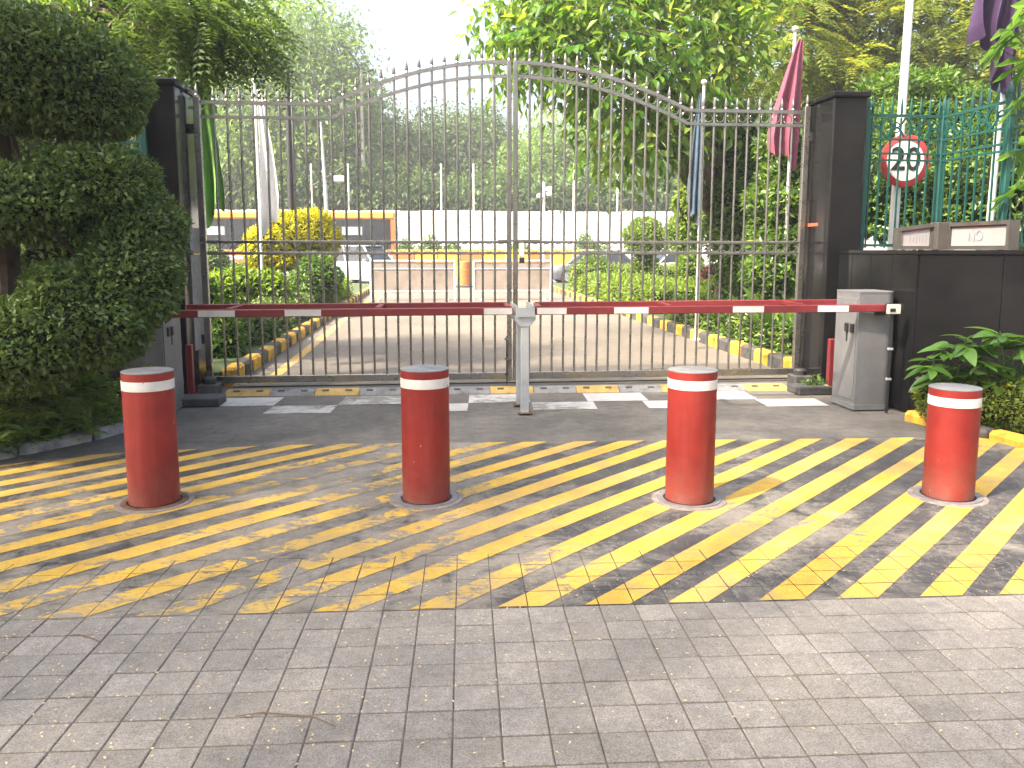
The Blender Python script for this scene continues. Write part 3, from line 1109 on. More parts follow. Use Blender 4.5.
# gate shoes on small slabs at the feet of the pillars
for x, lab in ((-2.30, 'dark stone slab on the ground at the foot of the left gate pillar'), (4.0, 'dark stone slab on the ground at the foot of the right gate pillar')):
    o = MB().box((0, 0, .03), (.42, .30, .085), ch=.01).build('stone_slab', M['rubber'])
    o.location = (x, 8.12 if x < 0 else 8.18, 0)
    tag(o, lab, 'slab', 'slabs at the pillar feet')
    p_ = thing('pivot_block', 'black pivot block under the hinge stile of the %s gate leaf' % ('left' if x < 0 else 'right'), 'pivot', (x - .04 if x < 0 else x + .06, 8.60, 0))
    MB().box((0, 0, .06), (.20, .22, .12), ch=.012).build('block', M['rubber'], p_)
    MB().lathe([(.07, .12), (.07, .17), (.05, .19)], n=14).build('pivot_cup', M['dark_steel'], p_, True)

# ================================================================== bollards
ring_d = {0: 'first red bollard from the left, beside the spiral hedge', 1: 'red bollard left of the grey support post, second from the left', 2: 'red bollard right of the grey support post, brightly lit on its left side', 3: 'shortest red bollard on the far right in front of the golden shrubs'}
for k, (bx, by, tp) in enumerate(((155, 502, 370), (426.5, 499, 367.7), (689, 499.5, 369), (947.5, 496.5, 386.5))):
    g = gp(bx, by)
    H = at(bx - (512 - bx) * .02, tp, g.y).z
    rad = .1435
    o = thing('bollard', ring_d[k], 'bollard', (g.x, g.y, 0), group='red bollards across the entrance')
    MB().lathe([(rad, .012), (rad, H - .006)], n=48).build('body', M['red_paint'], o, True)
    MB().lathe([(rad + .0012, H - .008), (rad + .0012, H - .003), (rad - .004, H), (.0, H + .0005)], n=48, cap=False).build('cap', M['cap_metal'], o, True)
    MB().lathe([(rad + .0002, H - .109), (rad + .0016, H - .108), (rad + .0016, H - .054), (rad + .0002, H - .053)], n=48, cap=False).build('reflective_band', M['band_tape'] if 'band_tape' in M else M['white_paint'], o, True)
    MB().lathe([(rad + .012, .005), (rad + .012, .012), (rad + .045, .013), (rad + .046, .004)], n=48, cap=False).build('steel_ring', M['rust'] if k in (0,) else M['cap_metal'], o, True)
    MB().lathe([(rad + .0465, .003), (rad + .047, .009), (rad + .078, .007), (rad + .082, -.003)], n=48, cap=False).build('collar', M['concrete_collar'], o, True)
    MB().lathe([(rad + .012, .004), (.0, .0042)], n=32, cap=False).build('sleeve', M['dark_steel'], o)

# ================================================================== boom barrier
def boom(label, p, q, z0, z1, whites, crosses, gap=.52):
    """two rails joined by cross pieces; p and q plan points of the front rail"""
    p, q = Vector((*p, z0)), Vector((*q, z1))
    ln = (q - p).length
    o = thing('boom_barrier', label, 'barrier', p, math.atan2(q.y - p.y, q.x - p.x), group='boom barriers')
    tilt = math.atan2(z1 - z0, ln)
    fr = MB().box((ln / 2, 0, (z1 - z0) / 2), (ln, .055, .068), ch=.005, rot=Matrix.Rotation(-tilt, 3, 'Y')).build('front_rail', M['boom_red'], o)
    MB().box((ln / 2, gap, (z1 - z0) / 2 + .014), (ln - .05, .05, .072), ch=.005, rot=Matrix.Rotation(-tilt, 3, 'Y')).build('rear_rail', M['boom_red'], o)
    for a, b in whites:
        MB().box(((a + b) / 2, -.0290, (z1 - z0) * (a + b) / 2 / ln), (b - a, .004, .056)).build('reflector', M['boom_white'], fr)
    for c_, sk in crosses:
        mb = MB()
        pts = [(c_, .029), (c_ + .05, .029), (c_ + .05 + sk, gap - .027), (c_ + sk, gap - .027)]
        mb.prism(pts, .012 + (z1 - z0) * c_ / ln, .042 + (z1 - z0) * c_ / ln)
        mb.build('cross_piece', M['boom_red'], o)
    return o


BL0, BL1 = at(165, 314, 7.42), at(513, 311, 7.34)
BR0, BR1 = at(535, 311, 7.33), at(884, 308, 7.11)
ux = lambda px, a, b, pa, pb: ((px - pa) / (pb - pa)) * (b - a).length
lw = [(ux(a, BL0, BL1, 165, 513), ux(b, BL0, BL1, 165, 513)) for a, b in ((198, 234), (283, 319), (483, 512))]
lc = [(ux(c_, BL0, BL1, 165, 513), .0) for c_ in (223, 372, 506)]
rw = [(ux(a, BR0, BR1, 535, 884), ux(b, BR0, BR1, 535, 884)) for a, b in ((537, 566), (613, 647), (731, 762), (816, 847))]
rc = [(ux(c_, BR0, BR1, 535, 884), .0) for c_ in (536, 667, 800)]
boom('left red boom arm with white reflectors lying from the hedge to the grey post', BL0[:2], BL1[:2], BL0.z, BL1.z, lw, lc)
bb = boom('right red boom arm with white reflectors lying from the grey post to the cabinet', BR0[:2], BR1[:2], BR0.z, BR1.z, rw, rc)

sp_ = thing('support_post', 'pale grey steel post holding the tips of both boom arms', 'post', (.825, 7.34, 0))
zb = BL1.z - .040
for yy, nm in ((0, 'leg'), (.40, 'leg')):
    MB().box((0, yy, (zb - .10) / 2), (.075, .06, zb - .10), ch=.006).build('leg', M['galv'], sp_)
    MB().box((0, yy, .006), (.13, .11, .012), ch=.003).build('foot_plate', M['rust'], sp_)
    fk = MB()
    prof = [(-.045, zb - .10), (.045, zb - .10), (.095, zb - .04), (.095, zb + .005), (-.095, zb + .005), (-.095, zb - .04)]
    vs = [(x, yy - .035, z) for x, z in prof] + [(x, yy + .035, z) for x, z in prof]
    fk.add(vs, [tuple(range(5, -1, -1)), tuple(range(6, 12))] + [(k, (k + 1) % 6, 6 + (k + 1) % 6, 6 + k) for k in range(6)])
    fk.build('fork', M['galv'], sp_)
MB().box((-.080, .25, zb + .048), (.010, .58, .085)).build('fork_side', M['galv'], sp_)
MB().box((.080, .25, zb + .048), (.010, .58, .085)).build('fork_side', M['galv'], sp_)
MB().box((0, -.052, zb + .030), (.17, .008, .085)).build('front_plate', M['galv'], sp_)


def cabinet(label, c, sx, sy, h, door_side):
    o = thing('boom_cabinet', label, 'cabinet', c)
    bm = MB()
    hx, hy, r_ = sx / 2, sy / 2, .10
    # plan with a rounded back corner away from the driveway
    s = -door_side
    arc = [(s * (hx - r_ + r_ * math.cos(a)), -(hy - r_ + r_ * math.sin(a))) for a in np.linspace(0, PI / 2, 7)]
    plan = [(-s * hx, -hy), (-s * hx, hy), (s * hx, hy)] + arc
    bm.prism(plan, .02, h)
    bm.build('housing', M['cabinet'], o, True)
    MB().prism([(x * 1.012, y * 1.012) for x, y in plan], h + .001, h + .016).build('lid', M['cabinet'], o, True)
    MB().prism([(x * 1.04, y * 1.04) for x, y in plan], .0, .05).build('plinth', M['cabinet_front'], o, True)
    xd = door_side * (hx + .004)
    dr = MB().box((xd, 0, h / 2 + .02), (.008, sy - .05, h - .14), ch=.002).build('door', M['cabinet'], o)
    for yy in (-.13, -.03):
        MB().box((xd + door_side * .012, yy, h * .70), (.022, .055, .085), ch=.006).build('lock', M['black_plastic'], dr)
    MB().box((xd + door_side * .006, -.03, h * .62), (.008, .018, .09)).build('handle', M['black_plastic'], dr)
    for zz in (.22, .55, .86):
        MB().tube([(xd, sy / 2 - .03, h * zz - .03), (xd, sy / 2 - .03, h * zz + .03)], .009, 6).build('hinge', M['cabinet_front'], dr, True)
    MB().box((0 if door_side > 0 else .01, -hy - .012, h * .86), (.10, .03, .10), ch=.004).build('boom_mount', M['dark_steel'], o)
    return o


cabinet('grey boom cabinet with worn door standing against the right granite wall', (4.12, 7.395, 0), .37, .43, 1.10, -1)
cabinet('pale boom cabinet half hidden behind the spiral hedge on the left', (-2.66, 7.79, 0), .44, .55, 1.08, 1)
for g_, lab in ((gp(192, 401), 'thin red post beside the left boom cabinet'), (gp(829, 392), 'thin red post beside the right grey boom cabinet')):
    o = MB().box((0, 0, .285), (.06, .06, .57), ch=.006).build('red_post', M['boom_red'])
    o.location = (g_.x, g_.y, 0)
    tag(o, lab, 'post', 'short red posts')
g_ = gp(881, 413)
o = thing('sensor_box', 'small cream sensor box on a black conduit against the right granite wall', 'sensor', (g_.x + .05, 7.02, 0))
MB().tube([(0, 0, 0), (.0, 0, .30), (.005, 0, .62), (.0, 0, .93)], .014, 8).build('conduit', M['black_plastic'], o, True)
for z in (.32, .60):
    MB().box((0, 0, z), (.04, .034, .02)).build('clip', M['galv'], o)
MB().box((.02, .01, .965), (.15, .05, .10), ch=.006).build('bracket', M['black_plastic'], o)
MB().box((-.01, -.035, .965), (.12, .04, .085), ch=.006).build('box', M['ceramic'], o)
MB().box((-.03, -.057, .96), (.05, .006, .03)).build('sensor_window', M['black_plastic'], o)

# ================================================================== speed bump
sb = thing('speed_bump', 'low speed bump of yellow and grey segments in front of the gate', 'speed bump', (-2.18, 8.70, 0), R(-2.0))
seg = [(-.23, .14), (-.23, -.14)]
for k in range(13):
    prof = [(-.15, 0), (-.10, .035), (-.04, .048), (.04, .048), (.10, .035), (.15, 0)]
    vs = [(x, y, z) for x in (-.228, .228) for y, z in prof]
    s = MB().add(vs, [tuple(range(5, -1, -1)), tuple(range(6, 12))] + [(i, i + 1, i + 7, i + 6) for i in range(5)]).build('segment', M['bump_yellow' if k % 2 == 0 else 'bump_grey'], sb)
    s.location = (.23 + .462 * k, 0, -.012)
    for e in (-.12, .12):
        MB().box((e, -.085, .042), (.07, .03, .012), rot=Matrix.Rotation(R(22), 3, 'X'), ch=.003).build('stud', M['rubber'], s)


# ================================================================== text helper
def text_mesh(name, txt, size, m, depth=.002):
    cu = bpy.data.curves.new(name, 'FONT')
    cu.body = txt
    cu.size = size
    cu.align_x, cu.align_y = 'CENTER', 'CENTER'
    cu.extrude = depth
    cu.offset = size * .012
    tmp = bpy.data.objects.new(name, cu)
    COL.objects.link(tmp)
    bpy.context.view_layer.update()
    me = bpy.data.meshes.new_from_object(tmp.evaluated_get(bpy.context.evaluated_depsgraph_get()))
    bpy.data.objects.remove(tmp)
    me.materials.clear()
    me.materials.append(m)
    return me


# ================================================================== flagpoles, limp flags, signs
def pole(label, foot, h, r, m='pole_white', ball=True, name='flagpole', cat='flagpole', lean=0.0, group='flagpoles'):
    o = thing(name, label, cat, foot, group=group)
    MB().tube([(0, 0, 0), (lean * .3, 0, h * .3), (lean * .65, 0, h * .65), (lean, 0, h)], [r * 1.15, r, r * .9, r * .8], 14).build('shaft', M[m], o, True)
    MB().lathe([(r * 2.2, 0), (r * 2.2, .02), (r * 1.2, .04)], n=16).build('base_flange', M[m], o, True)
    if ball:
        b = MB().lathe([(.002, 0), (r * 1.3, r * .8), (r * 1.7, r * 1.8), (r * 1.3, r * 3), (.002, r * 3.5)], n=14, cap=False).build('finial', M[m], o, True)
        b.location = (lean, 0, h)
    return o


def limp_flag(label, top, length, w0, w1, m, folds=3, side=1, seed=0, ragged=.12, amp=1.0):
    """a flag hanging down in folds: narrow at the hoist, wider below"""
    rs = np.random.default_rng(seed)
    nu, nv = 40, 26
    th = .004
    vs = []
    ph = rs.random(folds + 3) * 6.28
    for layer in (0, 1):
        for j in range(nv + 1):
            v = j / nv
            wd = w0 + (w1 - w0) * (v ** .8) * (1 - .15 * max(0, v - .85) / .15)
            for i in range(nu + 1):
                u = i / nu
                z = -length * v * (1 - ragged * (1 - math.cos(u * PI)) * .5 + .04 * math.sin(u * 9 + ph[0]))
                x = side * (wd * (u + .07 * math.sin(u * folds * 2 * PI + ph[1] + v * 1.5)) + .03 * wd * math.sin(v * 5 + ph[2]))
                y = amp * wd * .24 * math.sin(u * folds * 2 * PI + ph[3] + .8 * v) * (.35 + .65 * v) + .05 * wd * math.sin(v * 7 + u * 5) - layer * th
                vs.append((x, y, z))
    fs = []
    n1 = (nu + 1) * (nv + 1)
    for j in range(nv):
        for i in range(nu):
            a = j * (nu + 1) + i
            fs.append((a, a + 1, a + nu + 2, a + nu + 1))
            fs.append((n1 + a, n1 + a + nu + 1, n1 + a + nu + 2, n1 + a + 1))
    o = MB().add(vs, fs).build('flag', M[m], None, True)
    o.location = top
    return tag(o, label, 'flag', 'limp hanging flags')


def px_r(px, Y):
    return px * Y / F


# white flag, left
for lab, flab, pxf, pyt, Y, (fx, fy0, fy1), w0, w1, m, sd_, sg in (
        ('flagpole carrying the white flag behind the left gate leaf', 'white flag hanging limp behind the left gate leaf', 254.5, 84, 18.5, (257, 90, 232), 3, 19, 'flag_white', 3, 1),
        ('flagpole carrying the green flag next to the left gate pillar', 'green flag hanging limp next to the left gate pillar', 193, 40, 10.1, (195, 52, 226), 10, 22, 'flag_green', 5, 1),
        ('flagpole carrying the blue flag behind the right gate leaf', 'blue flag hanging limp behind the right gate leaf', 704, 86, 12.0, (701, 94, 222), 3, 14, 'flag_blue', 8, -1),
        ('flagpole carrying the maroon flag near the right gate pillar', 'maroon flag hanging limp near the right gate pillar', 795, 33, 11.5, (789, 40, 166), 5, 37, 'flag_maroon', 11, -1)):
    top = at(pxf, pyt, Y)
    foot = Vector((top.x, Y, .13))
    pole(lab, foot, top.z - .13, .035 if Y > 15 else .028)
    ft, fb = at(fx, fy0, Y), at(fx, fy1, Y)
    o = limp_flag(flab, (ft.x, Y - .06, ft.z), ft.z - fb.z, px_r(w0, Y), px_r(w1, Y), m, folds=2, side=sg, seed=sd_)
    if m == 'flag_maroon':
        o.location.x += px_r(13, Y)
# tall white pole with the speed sign and the purple flag's pole, both behind the green railing
FP = at(899, 161, 9.02)
tp = at(909, -60, 9.02)
pole('tall white flagpole carrying the round speed sign behind the green railing', (FP.x - .02, 9.02, 1.45), 4.6, .047, lean=.05)
sg = thing('speed_sign', 'round red and white speed limit sign reading 20 behind the green railing', 'sign', at(905, 161, 8.94))
rx = Matrix.Rotation(PI / 2, 3, 'X')
MB().lathe([(.290, -.008), (.298, -.004), (.298, .004), (.290, .008)], n=40, axis=rx).build('disc', M['sign_red'], sg, True)
MB().lathe([(.222, .0085), (.222, .0105)], n=40, axis=rx).build('white_face', M['white_paint'], sg, True)
tm = link('number', text_mesh('number', '20', .36, M['sign_black']), sg, (0, -.0145, .01))
tm.rotation_euler = (PI / 2, 0, 0)
MB().box((0, .05, 0), (.10, .06, .05)).build('clamp', M['galv'], sg)
pf = at(990, 215, 9.3)
pole('grey flagpole carrying the purple flag behind the green railing', (pf.x, 9.3, 1.45), 4.4, .04, m='galv', lean=.06)
ft = at(1026, -46, 9.2)
limp_flag('purple flag hanging over the green railing in the top right corner', (ft.x, 9.2, ft.z), px_r(140, 9.2),   .40, .64, 'flag_purple', folds=3, side=-1, seed=21, ragged=.42)

ms = thing('monument_sign', 'low dark framed sign with pale panels on the right granite wall', 'sign', (0, 0, 1.502))
A_, B_, C_, D_ = at(897, 230, 8.42), at(934, 230, 8.36), at(950, 230, 8.30), at(1012, 230, 7.34)
for p, q, z0, z1, pts in ((A_, B_, .235, .285, 'a'), (C_, D_, .285, .285, 'b')):
    p2, q2 = Vector((p.x, p.y, 0)), Vector((q.x, q.y, 0))
    d_ = (q2 - p2).normalized()
    n_ = Vector((d_.y, -d_.x, 0))
    bk = MB()
    quad = lambda a, b, za0, za1, zb0, zb1, off, th: ([a + n_ * off + Vector((0, 0, za0)), b + n_ * off + Vector((0, 0, zb0)), b + n_ * off + Vector((0, 0, zb1)), a + n_ * off + Vector((0, 0, za1))] +
                                                       [a + n_ * (off - th) + Vector((0, 0, za0)), b + n_ * (off - th) + Vector((0, 0, zb0)), b + n_ * (off - th) + Vector((0, 0, zb1)), a + n_ * (off - th) + Vector((0, 0, za1))])
    bf = [(0, 1, 2, 3), (7, 6, 5, 4), (0, 4, 5, 1), (1, 5, 6, 2), (2, 6, 7, 3), (3, 7, 4, 0)]
    ln = (q2 - p2).length
    bk.add(quad(p2, q2, 0, z0, 0, z1, 0, .08), bf).build('frame_back', M['sign_frame'], ms)
    for a, b, c0, c1, e0, e1 in ((0, 1, 0, .035, 0, .035), (0, 1, z0 - .04, z0, z1 - .04, z1)):
        MB().add(quad(p2, q2, c0, c1, e0, e1, .03, .028), bf).build('frame_bar', M['sign_frame'], ms)
    for a in (p2, q2 - d_ * .04):
        MB().add(quad(a, a + d_ * .04, .036, z0 - .041, .036, z0 - .041, .03, .028), bf).build('frame_bar', M['sign_frame'], ms)
    a, b = p2 + d_ * .045, q2 - d_ * .045
    MB().add(quad(a, b, .04, z0 - .045, .04, z1 - .045, .006, .004), bf).build('sign_panel', M['sign_face'], ms)
    MB().add(quad(a, b, z0 - .056, z0 - .046, z1 - .056, z1 - .046, .009, .002), bf).build('red_strip', M['sign_red'], ms)
    ang = math.atan2(d_.y, d_.x)
    if pts == 'b':
        lt = link('lettering', text_mesh('lettering', 'NO', .15, M['sign_letter']), ms, p2.lerp(q2, .46) + n_ * .010 + Vector((0, 0, .14)))
        lt.rotation_euler = (PI / 2, 0, ang)
    else:
        st_ = MB()
        for k in range(6):
            c_ = p2.lerp(q2, .36 + .085 * k) + n_ * .008 + Vector((0, 0, .12 + .008 * (k % 2)))
            st_.box(c_, (.010, .003, .07 + .015 * (k % 3)), rz=ang)
        st_.build('lettering', M['sign_letter'], ms)
MB().box(((B_.x + C_.x) / 2, (B_.y + C_.y) / 2 + .02, .145), (.17, .16, .292), ch=.006).build('centre_pier', M['sign_frame'], ms)

# ================================================================== beyond the gate
# framed boards standing on the drive
for a, b, lab in ((370, 456, 'left brown framed road barrier board standing on the driveway beyond the gate'), (473, 552, 'right brown framed road barrier board standing on the driveway beyond the gate')):
    g0, g1 = gp(a, 302), gp(b, 302)
    Yb = 24.4
    x0, x1 = at(a, 290, Yb).x, at(b, 290, Yb).x
    o = thing('barrier_board', lab, 'barrier', ((x0 + x1) / 2, Yb, 0), group='framed boards on the driveway')
    wd = x1 - x0
    ht = at(a, 261, Yb).z
    pn = MB().box((0, .01, ht / 2 + .13), (wd - .08, .03, ht - .34)).build('panel', M['board_brown'], o)
    for sx in (-1, 1):
        MB().tube([(sx * (wd / 2 - .03), 0, 0), (sx * (wd / 2 - .03), 0, ht)], .03, 8).build('upright', M['pole_white'], o, True)
        MB().box((sx * (wd / 2 - .25), 0, .02), (.08, .6, .04)).build('foot', M['galv'], o)
    for z in (ht, .27, ht * .80):
        MB().tube([(-wd / 2 + .03, -.012, z), (wd / 2 - .03, -.012, z)], .026 if z != ht * .80 else .014, 8).build('cross_bar', M['pole_white'], o, True)


def wheel(o, x, y, r, wd):
    ax = Matrix.Rotation(PI / 2, 3, 'X')
    t_ = MB().lathe([(r * .6, -wd / 2), (r * .95, -wd / 2), (r, -wd * .35), (r, wd * .35), (r * .95, wd / 2), (r * .6, wd / 2)], n=22, axis=ax).build('wheel', M['tyre'], o, True)
    t_.location = (x, y, r)
    MB().lathe([(r * .12, -wd / 2 - .012), (r * .58, -wd / 2 - .004), (r * .62, -wd / 2 - .008), (r * .62, wd / 2 + .008), (r * .58, wd / 2 + .004), (r * .12, wd / 2 + .012)], n=16, axis=ax).build('rim', M['rim'], t_, True)


def car(label, loc, rz, L, W, H, m, suv=False):
    """car facing +x"""
    o = thing('parked_car', label, 'car', loc, rz, group='cars on the road beyond the gate')
    h1 = H * (.58 if suv else .60)
    g = .2
    hl = L / 2
    sec = []
    # (x, z low, z high, half width)
    side = [(-hl, g + .12, h1 * .86, .82), (-hl * .95, g, h1 * .97, .95), (-hl * .55, g - .02, h1, 1.0), (0, g - .02, h1, 1.0), (hl * .38, g - .02, h1 * .99, 1.0), (hl * .72, g, h1 * .90, .97), (hl * .94, g, h1 * .80, .90), (hl, g + .12, h1 * .66, .78)]
    vs, fs = [], []
    for x, zl, zh, hw in side:
        y = W / 2 * hw
        vs += [(x, -y * .94, zl), (x, -y, zl + (zh - zl) * .35), (x, -y, zl + (zh - zl) * .7), (x, -y * .92, zh), (x, y * .92, zh), (x, y, zl + (zh - zl) * .7), (x, y, zl + (zh - zl) * .35), (x, y * .94, zl)]
    for i in range(len(side) - 1):
        for k in range(8):
            fs.append((i * 8 + k, i * 8 + (k + 1) % 8, i * 8 + 8 + (k + 1) % 8, i * 8 + 8 + k))
    fs += [tuple(range(7, -1, -1)), tuple(len(vs) - 8 + k for k in range(8))]
    MB().add(vs, fs).build('body', M[m], o, True)
    # greenhouse: glass block with roof and pillars on it
    rb, rf = (-hl * .90, hl * .20) if suv else (-hl * .55, hl * .12)
    bb_, bf_ = (-hl * .96, hl * .48) if suv else (-hl * .86, hl * .46)
    wb, wt = W / 2 * .90, W / 2 * .72
    zb_, zt_ = h1 - .02, H - .05
    gv = [(bb_, -wb, zb_), (bf_, -wb, zb_), (bf_, wb, zb_), (bb_, wb, zb_), (rb, -wt, zt_), (rf, -wt, zt_), (rf, wt, zt_), (rb, wt, zt_)]
    MB().add(gv, [(3, 2, 1, 0), (4, 5, 6, 7), (0, 1, 5, 4), (1, 2, 6, 5), (2, 3, 7, 6), (3, 0, 4, 7)]).build('window_glass', M['car_glass'], o)
    MB().box(((rb + rf) / 2, 0, H - .03), (rf - rb + .16, wt * 2 + .03, .06), ch=.025).build('roof', M[m], o, True)
    for sy in (-1, 1):
        for (xb_, xt_) in ((bb_, rb), ((bb_ + bf_) / 2 - .05, (rb + rf) / 2 - .05), (bf_, rf)):
            MB().tube([(xb_, sy * (wb + .006), zb_), (xt_, sy * (wt + .006), zt_)], .04, 6).build('pillar', M[m], o, True)
        wheel(o, -hl * .62, sy * (W / 2 - .10), .33, .22)
        wheel(o, hl * .64, sy * (W / 2 - .10), .33, .22)
        MB().box((hl * .955, sy * W * .33, h1 * .68), (.16, .34, .14), ch=.03).build('headlight', M['lamp_glass'], o)
        MB().box((-hl * .965, sy * W * .36, h1 * .80), (.10, .24, .16), ch=.02).build('tail_light', M['tail_red'], o)
        MB().box((hl * .34, sy * (W / 2 + .07), h1 + .06), (.12, .16, .11), ch=.02).build('mirror', M[m], o)
    MB().box((hl * .985, 0, h1 * .52), (.08, W * .55, .16), ch=.01).build('grille', M['black_plastic'], o)
    return o


gnd = -.008
def carx(px, Y):
    return at(px, 260, Y).x


car('silver SUV standing near the bus beyond the left gate leaf', (carx(366, 38), 38, gnd), R(-35), 4.1, 1.75, 1.72, 'car_silver', True)
car('white car at the left edge beyond the gate, in front of the bus', (carx(212, 38), 38, gnd), R(0), 4.0, 1.7, 1.5, 'car_white')
car('dark grey car behind the lime hedge beyond the right gate leaf', (carx(592, 37), 37, gnd), R(184), 4.2, 1.75, 1.5, 'car_grey')
car('blue car passing behind the yellow barrier in the middle distance', (carx(470, 46), 46, gnd), R(0), 4.2, 1.7, 1.5, 'car_blue')
car('white car seen through the shrubs beyond the right gate leaf', (carx(685, 40), 40, gnd), R(10), 4.1, 1.7, 1.5, 'car_white')

# city bus
bx0, bx1 = at(180, 230, 47).x, at(396, 230, 47).x
L_ = bx1 - bx0
bu = thing('city_bus', 'orange city bus with dark windows behind the yellow flowering tree', 'bus', ((bx0 + bx1) / 2, 47, gnd), group=None)
BH = at(300, 212, 47).z
MB().box((0, 0, .95), (L_, 2.5, 1.2), ch=.08).build('lower_body', M['bus_orange'], bu)
MB().box((0, 0, BH - .22), (L_, 2.5, .44), ch=.10).build('roof', M['bus_amber'], bu)
MB().box((0, 0, (1.55 + BH - .44) / 2), (L_ - .12, 2.40, BH - .44 - 1.55)).build('interior_glass', M['car_glass'], bu)
MB().box((L_ / 2 - .12, 0, (1.55 + BH - .44) / 2), (.22, 2.46, BH - .44 - 1.55)).build('corner_pillar', M['bus_orange'], bu)
nw = 9
for k in range(nw + 1):
    x = -L_ / 2 + .3 + (L_ - .8) * k / nw
    MB().box((x, -1.21, (1.55 + BH - .44) / 2), (.09, .05, BH - .44 - 1.55)).build('window_post', M['black_plastic'], bu)
    if k < nw:
        w_ = (L_ - .8) / nw - .12
        MB().box((x + w_ / 2 + .06, -1.215, BH - .44 - .62), (w_, .02, .45)).build('window_pane', M['car_silver'] if k % 2 else M['car_glass'], bu)
MB().box((0, -1.262, 1.1), (L_ - .3, .014, .18)).build('white_stripe', M['white_paint'], bu)
for x in (-L_ * .32, L_ * .30):
    for sy in (-1, 1):
        wheel(bu, x, sy * 1.12, .46, .28)

# yellow barrier line, orange drum and hoarding behind the road
yb0 = at(392, 256, 44.0)
for k in range(9):
    o = thing('road_barrier', None, 'barrier', (yb0.x + .6 + 1.22 * k, 44.0, gnd), group='yellow road barriers in a row')
    o['label'] = ['leftmost', 'second', 'third', 'fourth', 'fifth', 'sixth', 'seventh', 'eighth', 'rightmost'][k] + (' orange' if k % 3 == 0 else ' yellow') + ' road barrier, counted from the left of the row across the road'
    prof = [(-.30, 0), (.30, 0), (.27, .22), (.13, .60), (.10, 1.30), (-.10, 1.30), (-.13, .60), (-.27, .22)]
    vs = [(x, y, z) for x in (-.58, .58) for y, z in prof]
    MB().add(vs, [tuple(range(7, -1, -1)), tuple(range(8, 16))] + [(i, (i + 1) % 8, 8 + (i + 1) % 8, 8 + i) for i in range(8)]).build('block', M['yellow_rail' if k % 3 else 'orange_plastic'], o)
    MB().box((0, 0, 1.46), (1.16, .06, .16)).build('top_rail', M['yellow_rail'], o)
    for x in (-.42, .42):
        MB().box((x, 0, 1.34), (.06, .05, .079)).build('rail_support', M['dark_steel'], o)
od = thing('traffic_drum', 'orange traffic drum between the two brown boards', 'drum', (carx(464, 33), 33, gnd))
MB().lathe([(.30, 0), (.29, .35), (.27, .36), (.26, .72), (.24, .73), (.22, 1.02), (.16, 1.06)], n=20).build('drum_body', M['orange_plastic'], od, True)
MB().lathe([(.292, .12), (.288, .28)], n=20, cap=False).build('white_band', M['white_paint'], od, True)
MB().lathe([(.36, 0), (.36, .07), (.31, .09)], n=20).build('drum_foot', M['rubber'], od, True)

hw = thing('hoarding', 'long white sheet hoarding along the far side of the road', 'wall', (0, 53, 0))
HT = at(500, 211, 53).z
pm = MB()
pm.box((0, 0, HT / 2), (1.17, .05, HT), ch=.01)
for k in range(-2, 3):
    pm.box((k * .22, -.03, HT / 2), (.05, .03, HT - .06))
pme = pm.mesh('sheet_panel', M['hoarding'])
for k in range(62):
    o = link('sheet_panel', pme, hw, (-36 + 1.19 * k, random.uniform(-.02, .02), random.uniform(-.04, .03)))
for k, px in enumerate((311, 348, 441, 473.5, 574, 618)):
    p_ = at(px, 165, 53.6)
    o = thing('white_post', ['first', 'second', 'third', 'fourth', 'fifth', 'sixth'][k] + ' slim white post from the left rising above the white hoarding', 'post', (p_.x, 53.6, 0), group='slim posts above the hoarding')
    MB().tube([(0, 0, 0), (0, 0, p_.z)], .055, 8).build('shaft', M['white_paint'], o, True)
    MB().lathe([(.07, 0), (.07, .05), (.02, .08)], (0, 0, p_.z), n=8).build('cap', M['white_paint'], o, True)

# lamp mast, camera poles, dark pole
lp = at(361, 70, 56)
o = thing('lamp_mast', 'tall street lamp mast with bent arm above the bus', 'street lamp', (lp.x, 56, 0))
MB().tube([(0, 0, 0), (0, 0, lp.z * .5), (0, 0, lp.z)], [.16, .13, .09], 10).build('mast', M['stone_block'], o, True)
MB().tube([(0, 0, lp.z - .2), (-.35, 0, lp.z + .6), (-.9, 0, lp.z + 1.4)], [.08, .07, .06], 8).build('arm', M['dark_steel'], o, True)
MB().box((-1.1, 0, lp.z + 1.5), (.9, .3, .16), rot=Matrix.Rotation(R(25), 3, 'Y'), ch=.04).build('lamp_head', M['dark_steel'], o)
MB().box((.45, 0, lp.z - .05), (.8, .25, .14), rot=Matrix.Rotation(R(-15), 3, 'Y'), ch=.04).build('lamp_head', M['dark_steel'], o)
c_ = at(324, 122, 40)
o = thing('signal_pole', 'grey traffic signal pole with arm above the flowering tree', 'pole', (c_.x, 40, 0))
MB().tube([(0, 0, 0), (-.02, 0, c_.z * .55), (-.15, 0, c_.z)], [.11, .09, .04], 10).build('shaft', M['galv'], o, True)
z_ = at(324, 178, 40).z
MB().tube([(-.6, 0, z_ - .35), (.1, 0, z_ + .05), (.9, 0, z_ + .55)], .045, 8).build('arm', M['dark_steel'], o, True)
MB().box((.65, -.1, z_ - .05), (.55, .35, .28), ch=.05).build('signal_head', M['galv'], o)
c_ = at(544, 182, 42)
o = thing('camera_pole', 'white pole with surveillance cameras behind the centre of the gate', 'pole', (c_.x, 42, 0))
MB().tube([(0, 0, 0), (0, 0, c_.z)], .07, 10).build('shaft', M['pole_white'], o, True)
for dx, dz in ((.28, -.35), (-.2, -.7), (.3, -.6)):
    MB().box((dx, -.1, c_.z + dz), (.34, .4, .22), ch=.05).build('camera', M['pole_white'], o)
c_ = at(287, 72, 20)
o = thing('dark_pole', 'dark pole rising behind the left gate leaf beside the white flag', 'pole', (c_.x, 20, .13))
